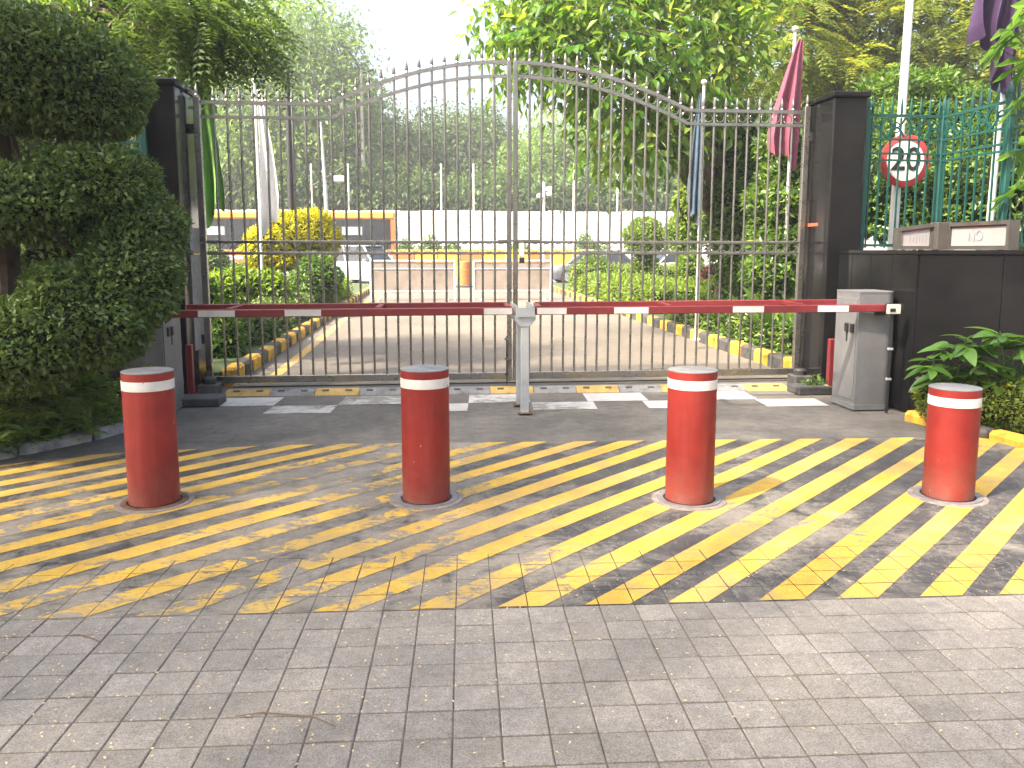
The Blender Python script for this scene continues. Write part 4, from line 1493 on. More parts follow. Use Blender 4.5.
MB().tube([(0, 0, 0), (-.01, 0, 2.5), (0, 0, c_.z - .13)], [.085, .075, .06], 12).build('shaft', M['dark_steel'], o, True)
MB().box((0, 0, .05), (.34, .34, .10), ch=.01).build('base_plate', M['dark_steel'], o)

# ================================================================== vegetation
def lump(px, py, Y, rx, rz, ry):
    """ellipsoid seen at a pixel with pixel half sizes, at distance Y, with depth half size ry in metres"""
    p = at(px, py, Y)
    return (p.x, p.y, p.z, px_r(rx, Y), ry, px_r(rz, Y))


def rel(lumps, b):
    return [(x - b[0], y - b[1], z - b[2], a, c, d) for x, y, z, a, c, d in lumps]


# --- spiral topiary on the left
tiers = [lump(8, 71, 6.6, 94, 54, .75), lump(78, 86, 6.7, 58, 49, .6), lump(-65, 67, 6.7, 85, 55, .7),
         lump(10, 202, 6.35, 82, 33, .65), lump(94, 184, 6.6, 56, 35, .55), lump(-62, 212, 6.5, 80, 36, .6),
         lump(135, 230, 6.75, 44, 40, .5), lump(130, 276, 6.5, 44, 50, .5), lump(86, 314, 6.25, 60, 50, .55), lump(20, 343, 6.1, 68, 44, .55), lump(-55, 350, 6.25, 70, 46, .6)]
tb = at(14, 300, 6.85)
tb = (tb.x, 6.85, 0.0)
sp = thing('spiral_topiary', 'large dark green topiary tree clipped in spiral tiers on the left', 'topiary', tb)
link('foliage', surf_mesh('foliage', rel(tiers, tb), M['leaf_hedge'], 3300, .044, .025, depth=.05, bumpy=.045), sp)
tag(link('dark_core', core_mesh('dark_core', rel(tiers, tb), M['leaf_core'], .90), sp), kind='stuff')
limbs((0, 0, 0), (.0, .0, 3.2), .10, .06, [(-.3, -.2, 2.9), (.4, -.1, 2.8), (.3, -.2, 1.8), (.7, -.2, 1.3), (-.3, -.3, 1.6)]).build('trunk', M['bark'], sp, True)


# --- feathery plants at the foot of the topiary
def feather_shrub(label, c, h, r, n, m='leaf_fern', grp=None, L=.055, W=.020, flen=.24, cat='plant', name='feathery_plant'):
    o = thing(name, label, cat, c, group=grp)
    k = n
    st = np.stack([rng.normal(size=k) * r * .5, rng.normal(size=k) * r * .5, rng.random(k) ** .8 * h], 1)
    d = norm(np.stack([rng.normal(size=k), rng.normal(size=k), .5 + .8 * rng.random(k)], 1))
    link('foliage', frond_mesh('foliage', (st, d), M[m], 9, L, W, flen, .9), o)
    mb = MB()
    for q in range(9):
        a = random.uniform(0, 6.28)
        mb.tube([(0, 0, -.02), (r * .25 * math.cos(a), r * .25 * math.sin(a), h * .5), (r * .5 * math.cos(a), r * .5 * math.sin(a), h)], [.008, .006, .003], 5)
    mb.build('stem', M['twig'], o, True)
    return o


for lab, (px, py), h, r, n in (('low feathery green plant at the kerb in front of the spiral hedge', (34, 448), .44, .36, 800),
                               ('feathery plant at the left edge under the spiral hedge', (-14, 456), .5, .36, 700),
                               ('feathery plant spilling over the kerb end beside the first bollard', (80, 437), .40, .26, 600),
                               ('dark feathery plant under the spiral hedge behind the kerb', (56, 424), .56, .36, 600)):
    g = gp(px, py)
    feather_shrub(lab, (g.x - .08, g.y + .02, .05), h, r, n, grp='feathery plants under the spiral hedge')


# --- single large leaves
def leaf_blade(name, L, W, m, tone, droop=.25, fold=.18, pts=7, wavy=0.0):
    vs, fs = [], []
    for i in range(pts + 1):
        u = i / pts
        hwid = W / 2 * (math.sin(PI * min(1, u ** .75)) ** .8 if 0 < u < 1 else 0)
        z = -droop * L * u * u
        x = L * u
        wv = wavy * math.sin(i * 2.1) * W
        vs += [(x, hwid, z + fold * hwid + wv), (x, 0, z), (x, -hwid, z + fold * hwid - wv)]
    for i in range(pts):
        a = i * 3
        fs += [(a, a + 1, a + 4, a + 3), (a + 1, a + 2, a + 5, a + 4)]
    me = bpy.data.meshes.new(name)
    me.from_pydata(vs, [], fs)
    at_ = me.attributes.new('rnd', 'FLOAT', 'POINT')
    at_.data.foreach_set('value', np.full(len(vs), tone, np.float32))
    me.materials.append(M[m])
    me.shade_smooth()
    return me


def point_to(o, d, roll=0.0):
    """turn +x of o towards d with z as far up as possible"""
    d = Vector(d).normalized()
    up = Vector((0, 0, 1))
    if abs(d.dot(up)) > .98:
        up = Vector((0, 1, 0))
    y = up.cross(d).normalized()
    z = d.cross(y)
    o.rotation_euler = (Matrix((d, y, z)).transposed() @ Matrix.Rotation(roll, 3, 'X')).to_euler()


# broad-leaved plant in front of the right granite wall
bl = [leaf_blade('leaf', 1, .46, 'leaf_broad', t_, d_, .2) for t_, d_ in ((.15, .35), (.4, .25), (.65, .45), (.95, .3))]


def broad_plant(label, foot, stems, lmin=.15, lmax=.26, blades=bl, grp=None, name='broad_leaved_plant'):
    o = thing(name, label, 'plant', foot, group=grp)
    for (sx, sy, sz) in stems:
        top = Vector((sx, sy, sz))
        mid = top * .5 + Vector((0, 0, .08 * sz))
        MB().tube([(top.x * .1, top.y * .1, -.02), mid, top], [.012, .010, .006], 6).build('stem', M['leafstem'], o, True)
        n = random.randint(7, 10)
        for k in range(n):
            a = 2 * PI * k / n + random.uniform(-.4, .4)
            s = link('leaf', random.choice(blades), o, top - Vector((0, 0, random.uniform(0, .10))))
            sz_ = random.uniform(lmin, lmax)
            s.scale = (sz_, sz_, sz_)
            point_to(s, (math.cos(a), math.sin(a), random.uniform(-.25, .55)), random.uniform(-.5, .5))
    return o


plain('leafstem', (0.06, 0.10, 0.03), 0.6)
for k, (lab, (px, py), Y, tops) in enumerate((
        ('broad leaved green plant nearest the grey cabinet against the granite wall', (950, 395), 6.42, [(932, 358), (950, 345), (966, 338), (978, 352), (950, 366), (990, 345), (938, 376), (970, 372)]),
        ('taller broad leaved green plant at the right edge against the granite wall', (1010, 395), 6.2, [(1000, 332), (1014, 340), (1030, 338), (985, 362), (1010, 362), (1024, 372), (998, 376), (1040, 356)]))):
    f_ = at(px, py, Y)
    tops_ = []
    for tx, ty in tops:
        q = at(tx, ty, Y - random.uniform(-.1, .25))
        tops_.append((q.x - f_.x, q.y - Y, q.z - .05))
    broad_plant(lab, (f_.x, Y, .05), tops_,   .17, .27, grp='broad leaved plants by the granite wall')


def shrub(name, label, lumps, m, dens, L, W, cat='shrub', grp=None, stem=True, core='leaf_core', depth=.06, bumpy=.06, k=.84):
    b = (np.mean([q[0] for q in lumps]), np.mean([q[1] for q in lumps]), .05)
    o = thing(name, label, cat, b, group=grp)
    rl = rel(lumps, b)
    link('foliage', surf_mesh('foliage', rl, M[m], dens, L, W, depth, bumpy), o)
    tag(link('dark_core', core_mesh('dark_core', rl, M[core], k), o), kind='stuff')
    if stem:
        zt = min(q[2] for q in rl)
        mb = MB()
        for _ in range(3):
            mb.tube([(random.uniform(-.05, .05), random.uniform(-.05, .05), -.05), (random.uniform(-.1, .1), random.uniform(-.1, .1), max(.1, zt * .6)), (random.uniform(-.2, .2), random.uniform(-.2, .2), max(.2, zt))], [.03, .025, .012], 6)
        mb.build('stem', M['bark'], o, True)
    return o


shrub('golden_shrub', 'low yellow green shrub behind the shortest bollard', [lump(950, 402, 6.35, 30, 24, .24), lump(985, 402, 6.25, 30, 28, .26), lump(932, 395, 6.5, 14, 18, .18)], 'leaf_gold', 3600, .035, .017, stem=False, k=.8, depth=.05)
shrub('golden_shrub', 'low yellow green shrub at the right edge behind the painted kerb', [lump(1016, 406, 6.05, 28, 26, .26), lump(1050, 412, 5.9, 34, 30, .28)], 'leaf_gold', 3600, .035, .017, stem=False, k=.8, depth=.05)

# --- left garden beyond the gate
def hedge(label, segs, m, dens, L, W, grp=None, core='leaf_core'):
    o = thing('clipped_hedge', label, 'hedge', ((segs[0][0] + segs[0][1]) / 2, segs[0][2], .1), group=grp)
    b = o.location
    rl = [(a - b.x, c - b.x, d - b.y, e - b.y, f - b.z, g - b.z) for a, c, d, e, f, g in segs]
    link('foliage', box_leaf('foliage', rl, M[m], dens, L, W), o)
    mb = MB()
    for a, c, d, e, f, g in rl:
        mb.box(((a + c) / 2, (d + e) / 2, (f + g) / 2 - .03), (c - a - .10, e - d - .10, g - f - .05))
    mb.build('dark_core', M[core], o)  # solid dark filler added inside the hedge, not real twigs
    return o


hedge('low clipped hedge along the left kerb of the driveway', [(-3.25, -2.62, 12.2, 18.5, .1, .50)], 'leaf_hedge', 700, .07, .035)
hedge('bright green clipped hedge along the left kerb farther up the driveway', [(-3.6, -2.5, 18.9, 24.5, .1, .62)], 'leaf_lime', 450, .09, .045)
hedge('long clipped hedge across the left garden behind the shrubs', [(-9.5, -4.6, 24.0, 24.9, .1, 1.02)], 'leaf_fern', 350, .09, .045)
shrub('round_topiary', 'dark round clipped ball in front of the white car', [lump(214, 262, 23, 12, 13, .5)], 'leaf_hedge', 700, .09, .05)
ydir = [lump(285, 243, 19.6, 32, 26, .75), lump(312, 240, 19.8, 24, 26, .7), lump(268, 250, 19.6, 22, 22, .6)]
yt = thing('flowering_tree', 'small round tree with bright yellow foliage behind the left gate leaf', 'tree', (ydir[0][0] + .1, 19.7, .1))
link('crown', surf_mesh('crown', rel(ydir, yt.location), M['leaf_yellow'], 900, .10, .055, .08, .08), yt)
tag(link('dark_core', core_mesh('dark_core', rel(ydir, yt.location), M['leaf_core'], .82), yt), kind='stuff')
limbs((0, 0, -.05), (.0, 0, 1.3), .09, .06, [(-.4, 0, 1.7), (.4, .1, 1.7)]).build('trunk', M['bark_pale'], yt, True)
shrub('leafy_shrub', 'dark leafy shrub under the yellow tree on its right', [lump(318, 280, 18.6, 22, 24, .5), lump(305, 290, 18.4, 20, 18, .45)], 'leaf_glossy', 800, .08, .045)
shrub('leafy_shrub', 'light green leafy shrub left of the dark pole beyond the gate', [lump(236, 288, 16.0, 26, 16, .45), lump(268, 290, 16.2, 20, 15, .45), lump(215, 292, 16.2, 18, 16, .4)], 'leaf_lime', 420, .14, .07)
shrub('leafy_shrub', 'dark tall shrub beside the left pillar beyond the gate', [lump(222, 345, 10.8, 18, 34, .3), lump(208, 320, 11.2, 14, 34, .3)], 'leaf_glossy', 1100, .09, .04)
shrub('leafy_shrub', 'dark small shrub at the start of the left kerb', [lump(243, 345, 12.0, 14, 24, .3), lump(262, 338, 12.8, 16, 18, .3)], 'leaf_hedge', 1100, .07, .03)
shrub('leafy_shrub', 'yellow green ground shrub below the dark pole', [lump(310, 306, 19.0, 26, 8, .5), lump(285, 306, 18.5, 20, 8, .5)], 'leaf_gold', 800, .07, .035)
# spiky palm behind the left pillar
spk = [leaf_blade('leaf', 1, .06, 'leaf_glossy', t_, .15, .1) for t_ in (.3, .6)]
f_ = gp(196, 372)
o = thing('spiky_palm', 'spiky dark palm behind the left gate stile', 'plant', (f_.x - .05, 10.0, .1))
for k in range(26):
    s = link('leaf', spk[k % 2], o, (0, 0, .75 + .01 * k))
    q = random.uniform(.35, .55)
    s.scale = (q, q, q)
    a = k * 2.4
    point_to(s, (math.cos(a), math.sin(a), -.6 + 1.6 * k / 26))
MB().tube([(0, 0, -.05), (.01, 0, .5), (0, 0, .98)], [.05, .045, .03], 8).build('trunk', M['bark'], o, True)

# --- right garden beyond the gate
hedge('dark low hedge along the right kerb of the driveway', [(4.62, 5.3, 10.2, 15.6, .1, .50)], 'leaf_glossy', 700, .08, .032)
hedge('lime green clipped hedge along the right kerb farther up the driveway', [(4.62, 6.2, 17.0, 25.5, .1, .66)], 'leaf_lime', 420, .09, .045)
hedge('lime green clipped hedge across the far end of the right garden', [(3.6 + 1.0, 9.0, 26.2, 27.2, .1, .9)], 'leaf_lime', 350, .10, .05)
shrub('round_topiary', 'pale green round clipped ball in front of the dark grey car', [lump(594, 266, 27, 13, 13, .5)], 'leaf_fern', 600, .09, .045)
shrub('round_topiary', 'round clipped ball tree rising above the lime hedge', [lump(645, 238, 24, 21, 18, .6), lump(645, 262, 24, 12, 10, .3)], 'leaf_lime', 600, .10, .05)
shrub('round_topiary', 'small round clipped bush right of the ball tree above the lime hedge', [lump(683, 235, 23, 18, 20, .5), lump(690, 272, 20, 14, 18, .4)], 'leaf_lime', 600, .10, .05)
shrub('leafy_shrub', 'lime green shrub at the edge of the lit driveway', [lump(700, 297, 17.5, 20, 13, .5), lump(725, 292, 16.5, 22, 16, .5)], 'leaf_lime', 600, .09, .045)
shrub('leafy_shrub', 'small dark red leaved shrub among the green shrubs', [lump(713, 278, 18.5, 11, 12, .35)], 'leaf_red', 700, .09, .045, core='leaf_core')
shrub('glossy_shrub', 'tall dark glossy shrub behind the right gate leaf, nearest the pillar', [lump(785, 210, 12.0, 36, 50, .6), lump(790, 150, 12.2, 30, 40, .5), lump(780, 270, 11.8, 34, 40, .5)], 'leaf_glossy', 900, .10, .05, bumpy=.12)
shrub('glossy_shrub', 'tall dark glossy shrub behind the right gate leaf, left of the maroon flag', [lump(738, 205, 14.5, 34, 50, .6), lump(745, 150, 14.8, 34, 36, .6), lump(745, 255, 14.2, 30, 36, .5)], 'leaf_glossy', 800, .11, .055, bumpy=.12)
shrub('glossy_shrub', 'sunlit yellow green shrub beside the blue flag', [lump(712, 195, 17, 15, 44, .5), lump(690, 205, 17.5, 14, 30, .5)], 'leaf_lime', 600, .10, .05, bumpy=.1)
ban = [leaf_blade('leaf', 1, .22, 'leaf_broad', t_, .35, .12, 9) for t_ in (.3, .6, .9)]
f_ = at(778, 330, 11.0)
o = thing('strap_leaved_plant', 'plant with long arching strap leaves beside the right pillar', 'plant', (f_.x, 11.0, .1))
for k in range(14):
    s = link('leaf', ban[k % 3], o, (random.uniform(-.12, .12), random.uniform(-.1, .1), .0))
    q = random.uniform(.7, 1.25)
    s.scale = (q, q, q)
    a = k * 2.4
    point_to(s, (math.cos(a) * .45, math.sin(a) * .45, 1.0))
shrub('ground_fern', 'small weed at the foot of the right pillar', [lump(815, 388, 8.2, 12, 9, .1)], 'leaf_glossy', 1500, .06, .025, stem=False, k=.6)

# --- foliage behind the right railing
shrub('glossy_shrub', 'dense bushy shrub behind the green railing next to the speed sign', [lump(880, 185, 10.6, 44, 60, .6), lump(930, 190, 10.8, 46, 56, .6), lump(905, 120, 11.4, 50, 46, .7)], 'leaf_glossy', 900, .085, .042, bumpy=.14)
shrub('glossy_shrub', 'dense bushy shrub behind the green railing at the right edge', [lump(985, 185, 10.0, 46, 60, .6), lump(1040, 180, 9.6, 46, 70, .6), lump(965, 130, 11.0, 36, 40, .6)], 'leaf_glossy', 900, .085, .042, bumpy=.14)


# --- trees
def lumps_of(rows):
    return [lump(*q) for q in rows]


LA = lumps_of([(534, 52, 13.0, 30, 42, .8), (520, 10, 13.0, 34, 36, .8), (590, 55, 13.2, 62, 62, 1.1), (650, 75, 13.4, 60, 70, 1.1), (560, 25, 13.2, 50, 45, 1.0), (700, 60, 13.8, 62, 70, 1.2), (640, 140, 13.8, 56, 46, 1.0), (610, -40, 13.6, 95, 60, 1.4), (720, -30, 14.0, 80, 60, 1.4)])
bt = at(722, 300, 14.6)
btree = tree('large_leaved_tree', 'tree with large bright leaves arching over the right gate leaf', (bt.x, 14.6, .1), LA, (bt.x - .2, 14.5, 3.2), .12, .08, 'leaf_big_dark', 9500, .20, .09, bark='bark', clump=.30, per=12, shell=.35, droop=.7)
lfb = [leaf_blade('leaf', 1, .46, 'leaf_big', t_, .22, .15) for t_ in (.15, .4, .65, .95)]
bo = btree.location
for (px, py, Y, dx, dy, dz) in ((520, 30, 12.4, -1, -.3, -.35), (530, 60, 12.4, -1, -.2, -.5), (560, 85, 12.3, -.8, -.3, -.5), (575, 45, 12.2, -.8, -.5, -.3), (600, 70, 12.1, .2, -.6, -.3), (610, 95, 12.2, -.5, -.3, -.6), (640, 35, 12.3, .8, -.4, -.25), (670, 35, 12.3, .9, -.3, -.3), (690, 55, 12.4, .7, -.3, -.6), (660, 75, 12.3, -.6, -.5, -.4), (630, 120, 12.5, -.6, -.4, -.6), (600, 125, 12.6, -.7, -.2, -.7), (670, 110, 12.6, .5, -.4, -.7), (585, 10, 12.4, -.9, -.3, -.2), (625, 8, 12.4, .6, -.5, -.3), (545, 5, 12.5, -1, -.2, -.25), (700, 20, 12.6, .9, -.3, -.3), (655, 150, 12.8, .3, -.4, -.8), (580, 160, 12.9, -.5, -.3, -.8), (720, 90, 12.8, .8, -.2, -.5)):
    p = at(px, py, Y)
    d_ = Vector((dx, dy, dz)).normalized()
    ln = random.uniform(.55, .85)
    q = p - bo
    s0 = q - d_ * ln * .5
    MB().tube([s0, s0 + d_ * ln * .5 + Vector((0, 0, .04)), s0 + d_ * ln], [.009, .007, .004], 5).build('twig', M['bark'], btree, True)
    sd2 = d_.cross(Vector((0, 0, 1))).normalized()
    for k in range(9):
        u = (k // 2 + .7) / 5.2
        sg_ = 1 if k % 2 else -1
        s = link('leaf', random.choice(lfb), btree, s0 + d_ * ln * u)
        z = random.uniform(.15, .25)
        s.scale = (z, z, z)
        dr = (sd2 * sg_ + d_ * .7 + Vector((0, 0, -.45 + random.uniform(-.25, .25)))) if k < 8 else d_
        point_to(s, dr, random.uniform(-.35, .35))

# feathery tree on the right
LB = lumps_of([(775, 30, 19, 60, 60, 1.6), (850, 25, 20, 70, 62, 1.8), (930, 35, 19, 72, 60, 1.8), (1000, 30, 18, 60, 60, 1.6), (830, 85, 18.5, 50, 34, 1.4), (800, -50, 20, 90, 50, 2), (920, -50, 20, 110, 50, 2), (1040, 90, 17, 50, 60, 1.5)])
fb = at(850, 300, 19.5)
ft_ = thing('feathery_tree', 'tall feathery yellow green tree behind the right railing', 'tree', (fb.x, 19.5, .1))
rl = rel(LB, ft_.location)
limbs((0, 0, -.1), (.1, 0, 3.6), .20, .12, [(q[0], q[1], q[2]) for q in rl] + [(q[0] + .8, q[1], q[2] + .3) for q in rl]).build('trunk', M['bark'], ft_, True)


def frond_cloud(lumps, n, down=.25):
    lumps = np.array(lumps)
    vol = (lumps[:, 3] * lumps[:, 4] * lumps[:, 5]) ** (2 / 3)
    k = n // 14
    wch = rng.choice(len(lumps), k, p=vol / vol.sum())
    d = rand_dir(k)
    C = lumps[wch, :3] + d * lumps[wch, 3:6] * (.3 + .75 * rng.random(k) ** .6)[:, None]
    P = np.repeat(C, 14, 0) + rng.normal(size=(k * 14, 3)) * np.array([.30, .30, .10])
    D = norm(np.repeat(d * np.array([1, 1, .3]), 14, 0) + .7 * rand_dir(k * 14) * np.array([1, 1, .4]) + np.array([0, 0, -down]))
    return P, D


leafmat('leaf_feather_gold', (0.070, 0.110, 0.016), (0.150, 0.200, 0.030), (0.280, 0.290, 0.050), 0.5)
link('crown', frond_mesh('crown', frond_cloud(rl, 6000), M['leaf_feather_gold'], 8, .13, .06, .6, .6), ft_)

# papaya-like leaves at the right edge
def palmate(name, m, tone):
    pts = []
    lob = 7
    for k in range(lob):
        a = R(-140) + R(280) * k / (lob - 1)
        ln = 1.0 - .25 * abs(k - 3) / 3
        for da, rr in ((-.17, .34), (-.15, .62), (-.22, .70), (0, 1.0), (.22, .70), (.15, .62), (.17, .34)):
            pts.append((rr * ln * math.cos(a + da * (1 if rr < .9 else 0)), rr * ln * math.sin(a + da * (1 if rr < .9 else 0)), -.20 * (rr * ln) ** 2 + .03 * math.sin(k * 3 + rr * 9)))
    vs = [(0, 0, .03)] + pts
    fs = [(0, i + 1, i + 2) for i in range(len(pts) - 1)]
    me = bpy.data.meshes.new(name)
    me.from_pydata(vs, [], fs)
    at_ = me.attributes.new('rnd', 'FLOAT', 'POINT')
    at_.data.foreach_set('value', np.full(len(vs), tone, np.float32))
    me.materials.append(M[m])
    return me


pal = [palmate('leaf', 'leaf_broad', t_) for t_ in (.4, .7, 1.0)]
f_ = at(1052, 230, 7.95)
o = thing('papaya_plant', 'papaya plant with lobed leaves reaching in at the right edge above the railing', 'plant', (f_.x, 7.95, 1.48))
hp = at(1052, 95, 7.95).z - 1.48
MB().tube([(0, 0, 0), (.03, 0, hp * .5), (0, 0, hp)], [.05, .045, .03], 8).build('trunk', M['bark_pale'], o, True)
for px, py, Yq, sz_, tilt in ((1012, 30, 7.5, .30, .9), (1000, 48, 7.6, .20, .8), (1030, 60, 7.4, .26, .6), (1022, 100, 7.5, .26, .9), (1016, 190, 7.5, .26, .7), (1030, 150, 7.6, .28, .8), (1060, 40, 7.7, .3, .6), (1024, 215, 7.6, .24, .7), (1070, 110, 8.2, .3, .5), (1045, 5, 8.0, .28, .7)):
    c_ = at(px, py, Yq) - o.location
    s = link('leaf', random.choice(pal), o, c_)
    s.scale = (sz_ * 1.45, sz_ * 1.45, sz_ * 1.45)
    s.rotation_euler = (tilt * .9, random.uniform(-.35, .2), R(200) + random.uniform(-.5, .5))
    MB().tube([(0, 0, hp * .95), Vector((0, 0, hp * .95)).lerp(c_, .5) + Vector((0, 0, .06)), c_], [.008, .007, .005], 5).build('leaf_stalk', M['leafstem'], o, True)

# left: dark tree behind the topiary and the feathery boughs hanging in from above
LG = lumps_of([(60, 30, 11, 90, 70, 1.2), (140, 40, 11.5, 50, 50, 1.0), (20, 140, 11, 120, 80, 1.0), (110, 150, 11, 60, 80, .8), (150, -10, 11.5, 70, 40, 1.0), (-60, 60, 10.5, 90, 120, 1.0), (110, 240, 11, 80, 60, .6)])
gb = at(70, 300, 11.3)
tree('dark_tree', 'dark leafy tree standing behind the spiral hedge', (gb.x, 11.3, .1), LG, (gb.x, 11.3, 3.0), .16, .1, 'leaf_glossy', 15000, .12, .055, clump=.22, per=14, shell=.35)
hb = at(40, 300, 12.6)
ot = thing('feathery_tree', 'feathery tree whose boughs hang in over the left gate pillar', 'tree', (hb.x, 12.6, .1))
ends, st_, di_ = [], [], []
for px, py, Y, spread, n in ((165, 8, 9.6, 26, 60), (200, 15, 9.6, 22, 52), (228, 22, 9.7, 20, 48), (248, 40, 9.8, 14, 30), (215, 48, 9.9, 18, 34), (185, 40, 9.9, 22, 44), (240, 4, 10.2, 20, 40), (160, 50, 10.2, 22, 40), (205, 70, 10.4, 12, 20), (130, 5, 9.6, 30, 56), (262, 60, 10.2, 8, 12)):
    p = at(px, py, Y) - ot.location
    ends.append(tuple(p))
    r_ = px_r(spread, Y)
    st_.append(np.array(p) + rng.normal(size=(n, 3)) * np.array([r_ * .7, .25, r_ * .5]))
    di_.append(np.array([.75, -.2, -.35]) + .55 * rng.normal(size=(n, 3)) * np.array([1, 1, .6]))
hi = [at(120 + 30 * k, -40 - 20 * (k % 2), 10.2) - ot.location for k in range(5)]
for p in hi:
    st_.append(np.array(p) + rng.normal(size=(60, 3)) * np.array([.5, .5, .3]))
    di_.append(np.array([.4, -.2, -.25]) + .7 * rng.normal(size=(60, 3)) * np.array([1, 1, .5]))
link('crown', frond_mesh('crown', (np.concatenate(st_), np.concatenate(di_)), M['leaf_feather'], 10, .085, .036, .44, .8), ot)
limbs((0, 0, -.1), (.3, -.5, 4.2), .18, .10, ends + [tuple(p) for p in hi]).build('trunk', M['bark'], ot, True)

# --- trees across the road
def far_tree(label, rows, n, L, W, m, base_px, Y, name='far_tree', clump=.75, per=18, shell=.4, r0=.28):
    lm = lumps_of(rows)
    b = at(base_px, 230, Y)
    zt = np.mean([q[2] for q in lm])
    return tree(name, label, (b.x, Y, -.05), lm, (b.x, Y, zt * .8), r0, r0 * .5, m, int(n * 1.7), L * .72, W * .85, group='trees across the road', clump=clump, per=per, shell=shell, droop=.6)


far_tree('tall pale feathery tree behind the white flag and the bus', [(300, 45, 58, 56, 44, 4), (262, 100, 58, 52, 52, 4), (328, 105, 58, 42, 52, 4), (285, 150, 58, 70, 40, 4), (240, 40, 60, 40, 50, 4)], 15000, .55, .20, 'leaf_far', 290, 58)
far_tree('pale green tree right of the lamp mast across the road', [(375, 160, 62, 32, 44, 3.5), (354, 112, 62, 26, 44, 3), (395, 185, 60, 24, 30, 3)], 8000, .5, .2, 'leaf_far', 375, 62)
far_tree('dark green tree in the middle between the lamp mast and the gate centre', [(430, 165, 64, 30, 46, 3.5), (408, 165, 63, 26, 40, 3), (448, 148, 66, 24, 34, 3)], 8000, .5, .2, 'leaf_far_dark', 430, 64)
far_tree('tree with pointed top directly left of the gate centre', [(478, 165, 66, 22, 48, 3.5), (468, 190, 64, 22, 30, 3), (486, 140, 67, 16, 30, 2.5)], 7000, .5, .2, 'leaf_far_dark', 478, 66)
far_tree('light green tree directly right of the gate centre', [(530, 175, 62, 26, 42, 3.5), (555, 165, 64, 28, 48, 3.5), (515, 195, 62, 20, 26, 3)], 8000, .5, .2, 'leaf_far', 540, 62)
far_tree('broad green tree behind the camera pole across the road', [(600, 165, 63, 40, 52, 4), (640, 175, 63, 36, 50, 4), (580, 190, 61, 26, 28, 3)], 9000, .55, .22, 'leaf_far', 605, 63)
far_tree('dark tree behind the blue flag across the road', [(690, 160, 64, 44, 60, 4), (740, 150, 65, 50, 66, 4), (660, 190, 62, 30, 28, 3)], 9000, .55, .22, 'leaf_far_dark', 700, 64)
far_tree('large tree far behind the right pillar', [(800, 120, 62, 60, 90, 5), (880, 110, 62, 60, 90, 5), (980, 110, 60, 80, 100, 5)], 11000, .6, .25, 'leaf_far', 870, 62)
far_tree('dark low tree behind the bus on the left', [(225, 165, 62, 44, 50, 4), (185, 150, 62, 40, 60, 4), (260, 185, 60, 36, 30, 3)], 9000, .5, .2, 'leaf_far_dark', 215, 62)
far_tree('dark low tree behind the white posts', [(330, 190, 57, 42, 30, 3), (370, 195, 57, 30, 26, 3), (295, 190, 57, 30, 30, 3)], 8000, .5, .2, 'leaf_far_dark', 335, 57)
far_tree('dark low tree behind the hoarding at the gate centre', [(470, 200, 58, 40, 22, 3), (420, 200, 58, 34, 22, 3), (520, 200, 58, 34, 22, 3)], 8000, .5, .2, 'leaf_far_dark', 465, 58)
far_tree('dark low tree behind the hoarding right of the gate centre', [(575, 198, 58, 40, 24, 3), (630, 198, 58, 36, 24, 3)], 7000, .5, .2, 'leaf_far_dark', 600, 58)
far_tree('tall tree at the far left across the road', [(110, 100, 60, 80, 100, 5), (30, 100, 60, 80, 110, 5)], 9000, .6, .25, 'leaf_far_dark', 80, 60)
LW = [(gx, 66 + 6 * (k % 2), 3.0, 5.5, 3, 3.2) for k, gx in enumerate(np.linspace(-60, 75, 20))]
bw = thing('wood', None, None, (0, 70, 0))
bw['kind'] = 'stuff'
link('wood_foliage', crown_mesh('wood_foliage', rel(LW, (0, 70, 0)), M['leaf_far_dark'], 22000, .7, .32, clump=.8, per=14, shell=.3), bw)
bpy.data.objects['wood_foliage']['kind'] = 'stuff'

# small saplings in front of the hoarding
for k, (px, h_) in enumerate(((405, 1.8), (430, 2.2), (452, 1.5), (520, 1.6), (585, 2.4), (600, 1.6))):
    p = at(px, 235, 51)
    shrub('sapling', ['first', 'second', 'third', 'fourth', 'fifth', 'sixth'][k] + ' small sapling from the left against the white hoarding', [(p.x, 51, .9 + .25 * h_, .55, .4, .5 * h_ * .7), (p.x + .2, 51, .5, .5, .4, .5)], 'leaf_far', 200, .22, .10, grp='saplings along the hoarding', depth=.2, k=.4)

# --- street tree whose crown shades the entrance (its trunk stands outside the picture)
LS = [(-9.5, 0.5, 7.6, 2.2, 2.4, 1.2), (-6.6, 1.6, 7.4, 2.2, 2.3, 1.2), (-4.9, 3.6, 7.2, 1.7, 1.9, 1.1), (-1.5, -0.6, 7.6, 1.7, 1.7, 1.1), (-5.0, -1.5, 7.8, 2.3, 2.0, 1.2), (-7.6, 5.0, 7.8, 2.2, 2.3, 1.2), (-4.4, 5.6, 7.6, 1.9, 2.0, 1.0), (-1.4, 3.2, 7.4, 1.7, 1.8, .9), (-8.0, -2.5, 8.0, 2.2, 2.0, 1.2)]
tree('street_tree', 'large street tree beside the entrance whose crown shades the bollards', (-6.8, -2.2, -.05), LS, (-6.6, -1.6, 5.2), .32, .2, 'leaf_feather', 21000, .22, .10, clump=.30, per=18, shell=.25, droop=.4)

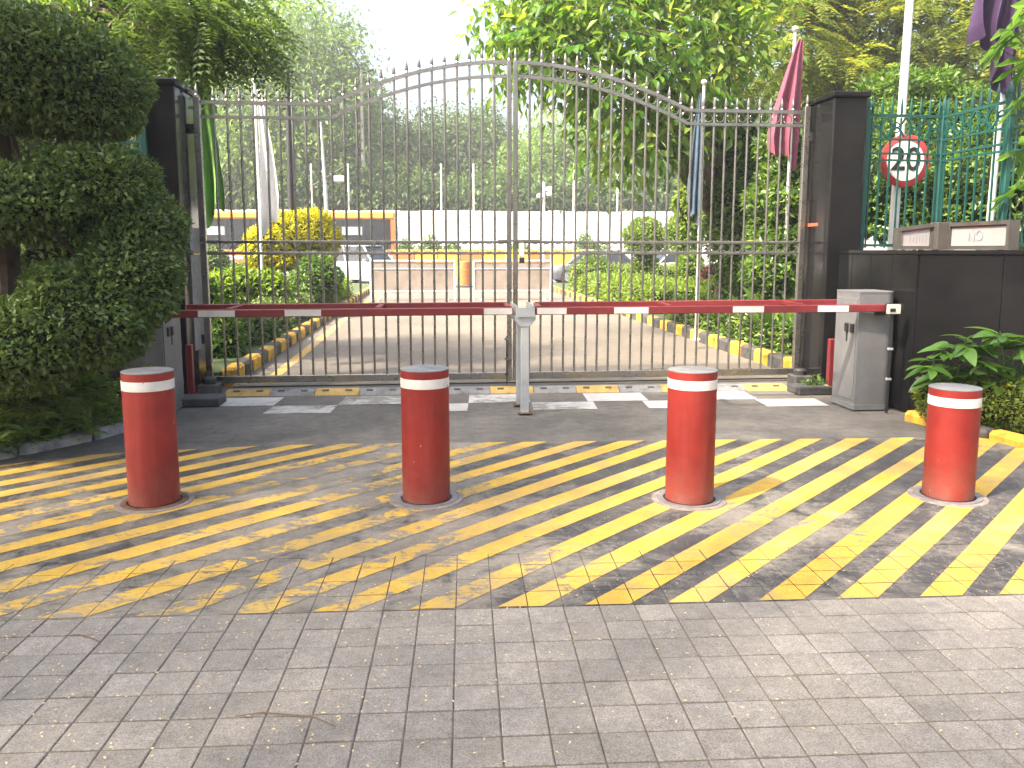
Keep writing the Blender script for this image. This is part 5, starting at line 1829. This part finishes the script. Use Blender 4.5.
# the street behind the viewer and the green mass on its far side
sheet('street', [(-160, -12.5), (160, -12.5), (160, -2.9), (-160, -2.9)], -0.02, 'far_road')
LK = [(gx, -16 - 2.5 * (k % 2), 4.0 + (k % 3), 4.2, 2.6, 4.2) for k, gx in enumerate(np.linspace(-42, 42, 15))]
bk = thing('wood', None, None, (0, -17, 0))
bk['kind'] = 'stuff'
o = link('wood_foliage', crown_mesh('wood_foliage', rel(LK, (0, -17, 0)), M['leaf_far_dark'], 15000, .75, .36, clump=.7, per=14, shell=.4), bk)
o['kind'] = 'stuff'
# added shrub that darkens the gaps between the topiary tiers
shrub('leafy_shrub', 'dark shrub added behind the spiral hedge to darken the gaps between its tiers', [lump(30, 275, 7.7, 90, 50, .35), lump(20, 190, 7.9, 110, 60, .3)], 'leaf_hedge', 900, .07, .035)

# ================================================================== litter
n_ = 650
P = np.empty((n_, 3))
cnt = 0
while cnt < n_:
    x, y = rng.uniform(-2.2, 3.0), rng.uniform(2.0, 3.6)
    if rng.random() < (1.0 if x < 0.2 else .35):
        P[cnt] = (x, y, .004)
        cnt += 1
a_ = rng.random(n_) * 6.28
D = np.stack([np.cos(a_), np.sin(a_), rng.random(n_) * .3], 1)
N = np.tile(np.array([0, 0, 1.0]), (n_, 1)) + .3 * rand_dir(n_)
o = link('fallen_petals', leaf_mesh('fallen_petals', P, D, N, .010 + .008 * rng.random(n_), .007, M['petal']))
tag(o, 'pale dry petals scattered over the grey pavers', 'petals', kind='stuff')
for lab, pts in (('thin dry curved twig lying on the pavers at the lower left', [(235, 718), (262, 714), (290, 716), (315, 719), (336, 728)]), ('short dry twig lying near the edge of the painted stripes', [(66, 637), (80, 636), (92, 640), (100, 643)])):
    g = [gp(*q) for q in pts]
    c_ = g[0].copy()
    o = MB().tube([p - c_ + Vector((0, 0, .006)) for p in g], [.0016, .002, .002, .0018, .001][:len(g)], 6).build('twig', M['twig'], None, True)
    o.location = c_
    tag(o, lab, 'twig', 'dry twigs on the pavers')

# ================================================================== hazy air over the whole place
hz = NT('haze')
pv = hz.n('ShaderNodeVolumePrincipled')
pv.inputs['Color'].default_value = (0.95, 0.97, 1.0, 1)
pv.inputs['Density'].default_value = 0.0022
pv.inputs['Anisotropy'].default_value = 0.3
hz.l(pv.outputs[0], hz.out.inputs['Volume'])
hz.t.nodes.remove(hz.b)
o = MB().box((0, 70, 13.5), (420, 320, 31)).build('haze', hz.m)
o['kind'] = 'stuff'
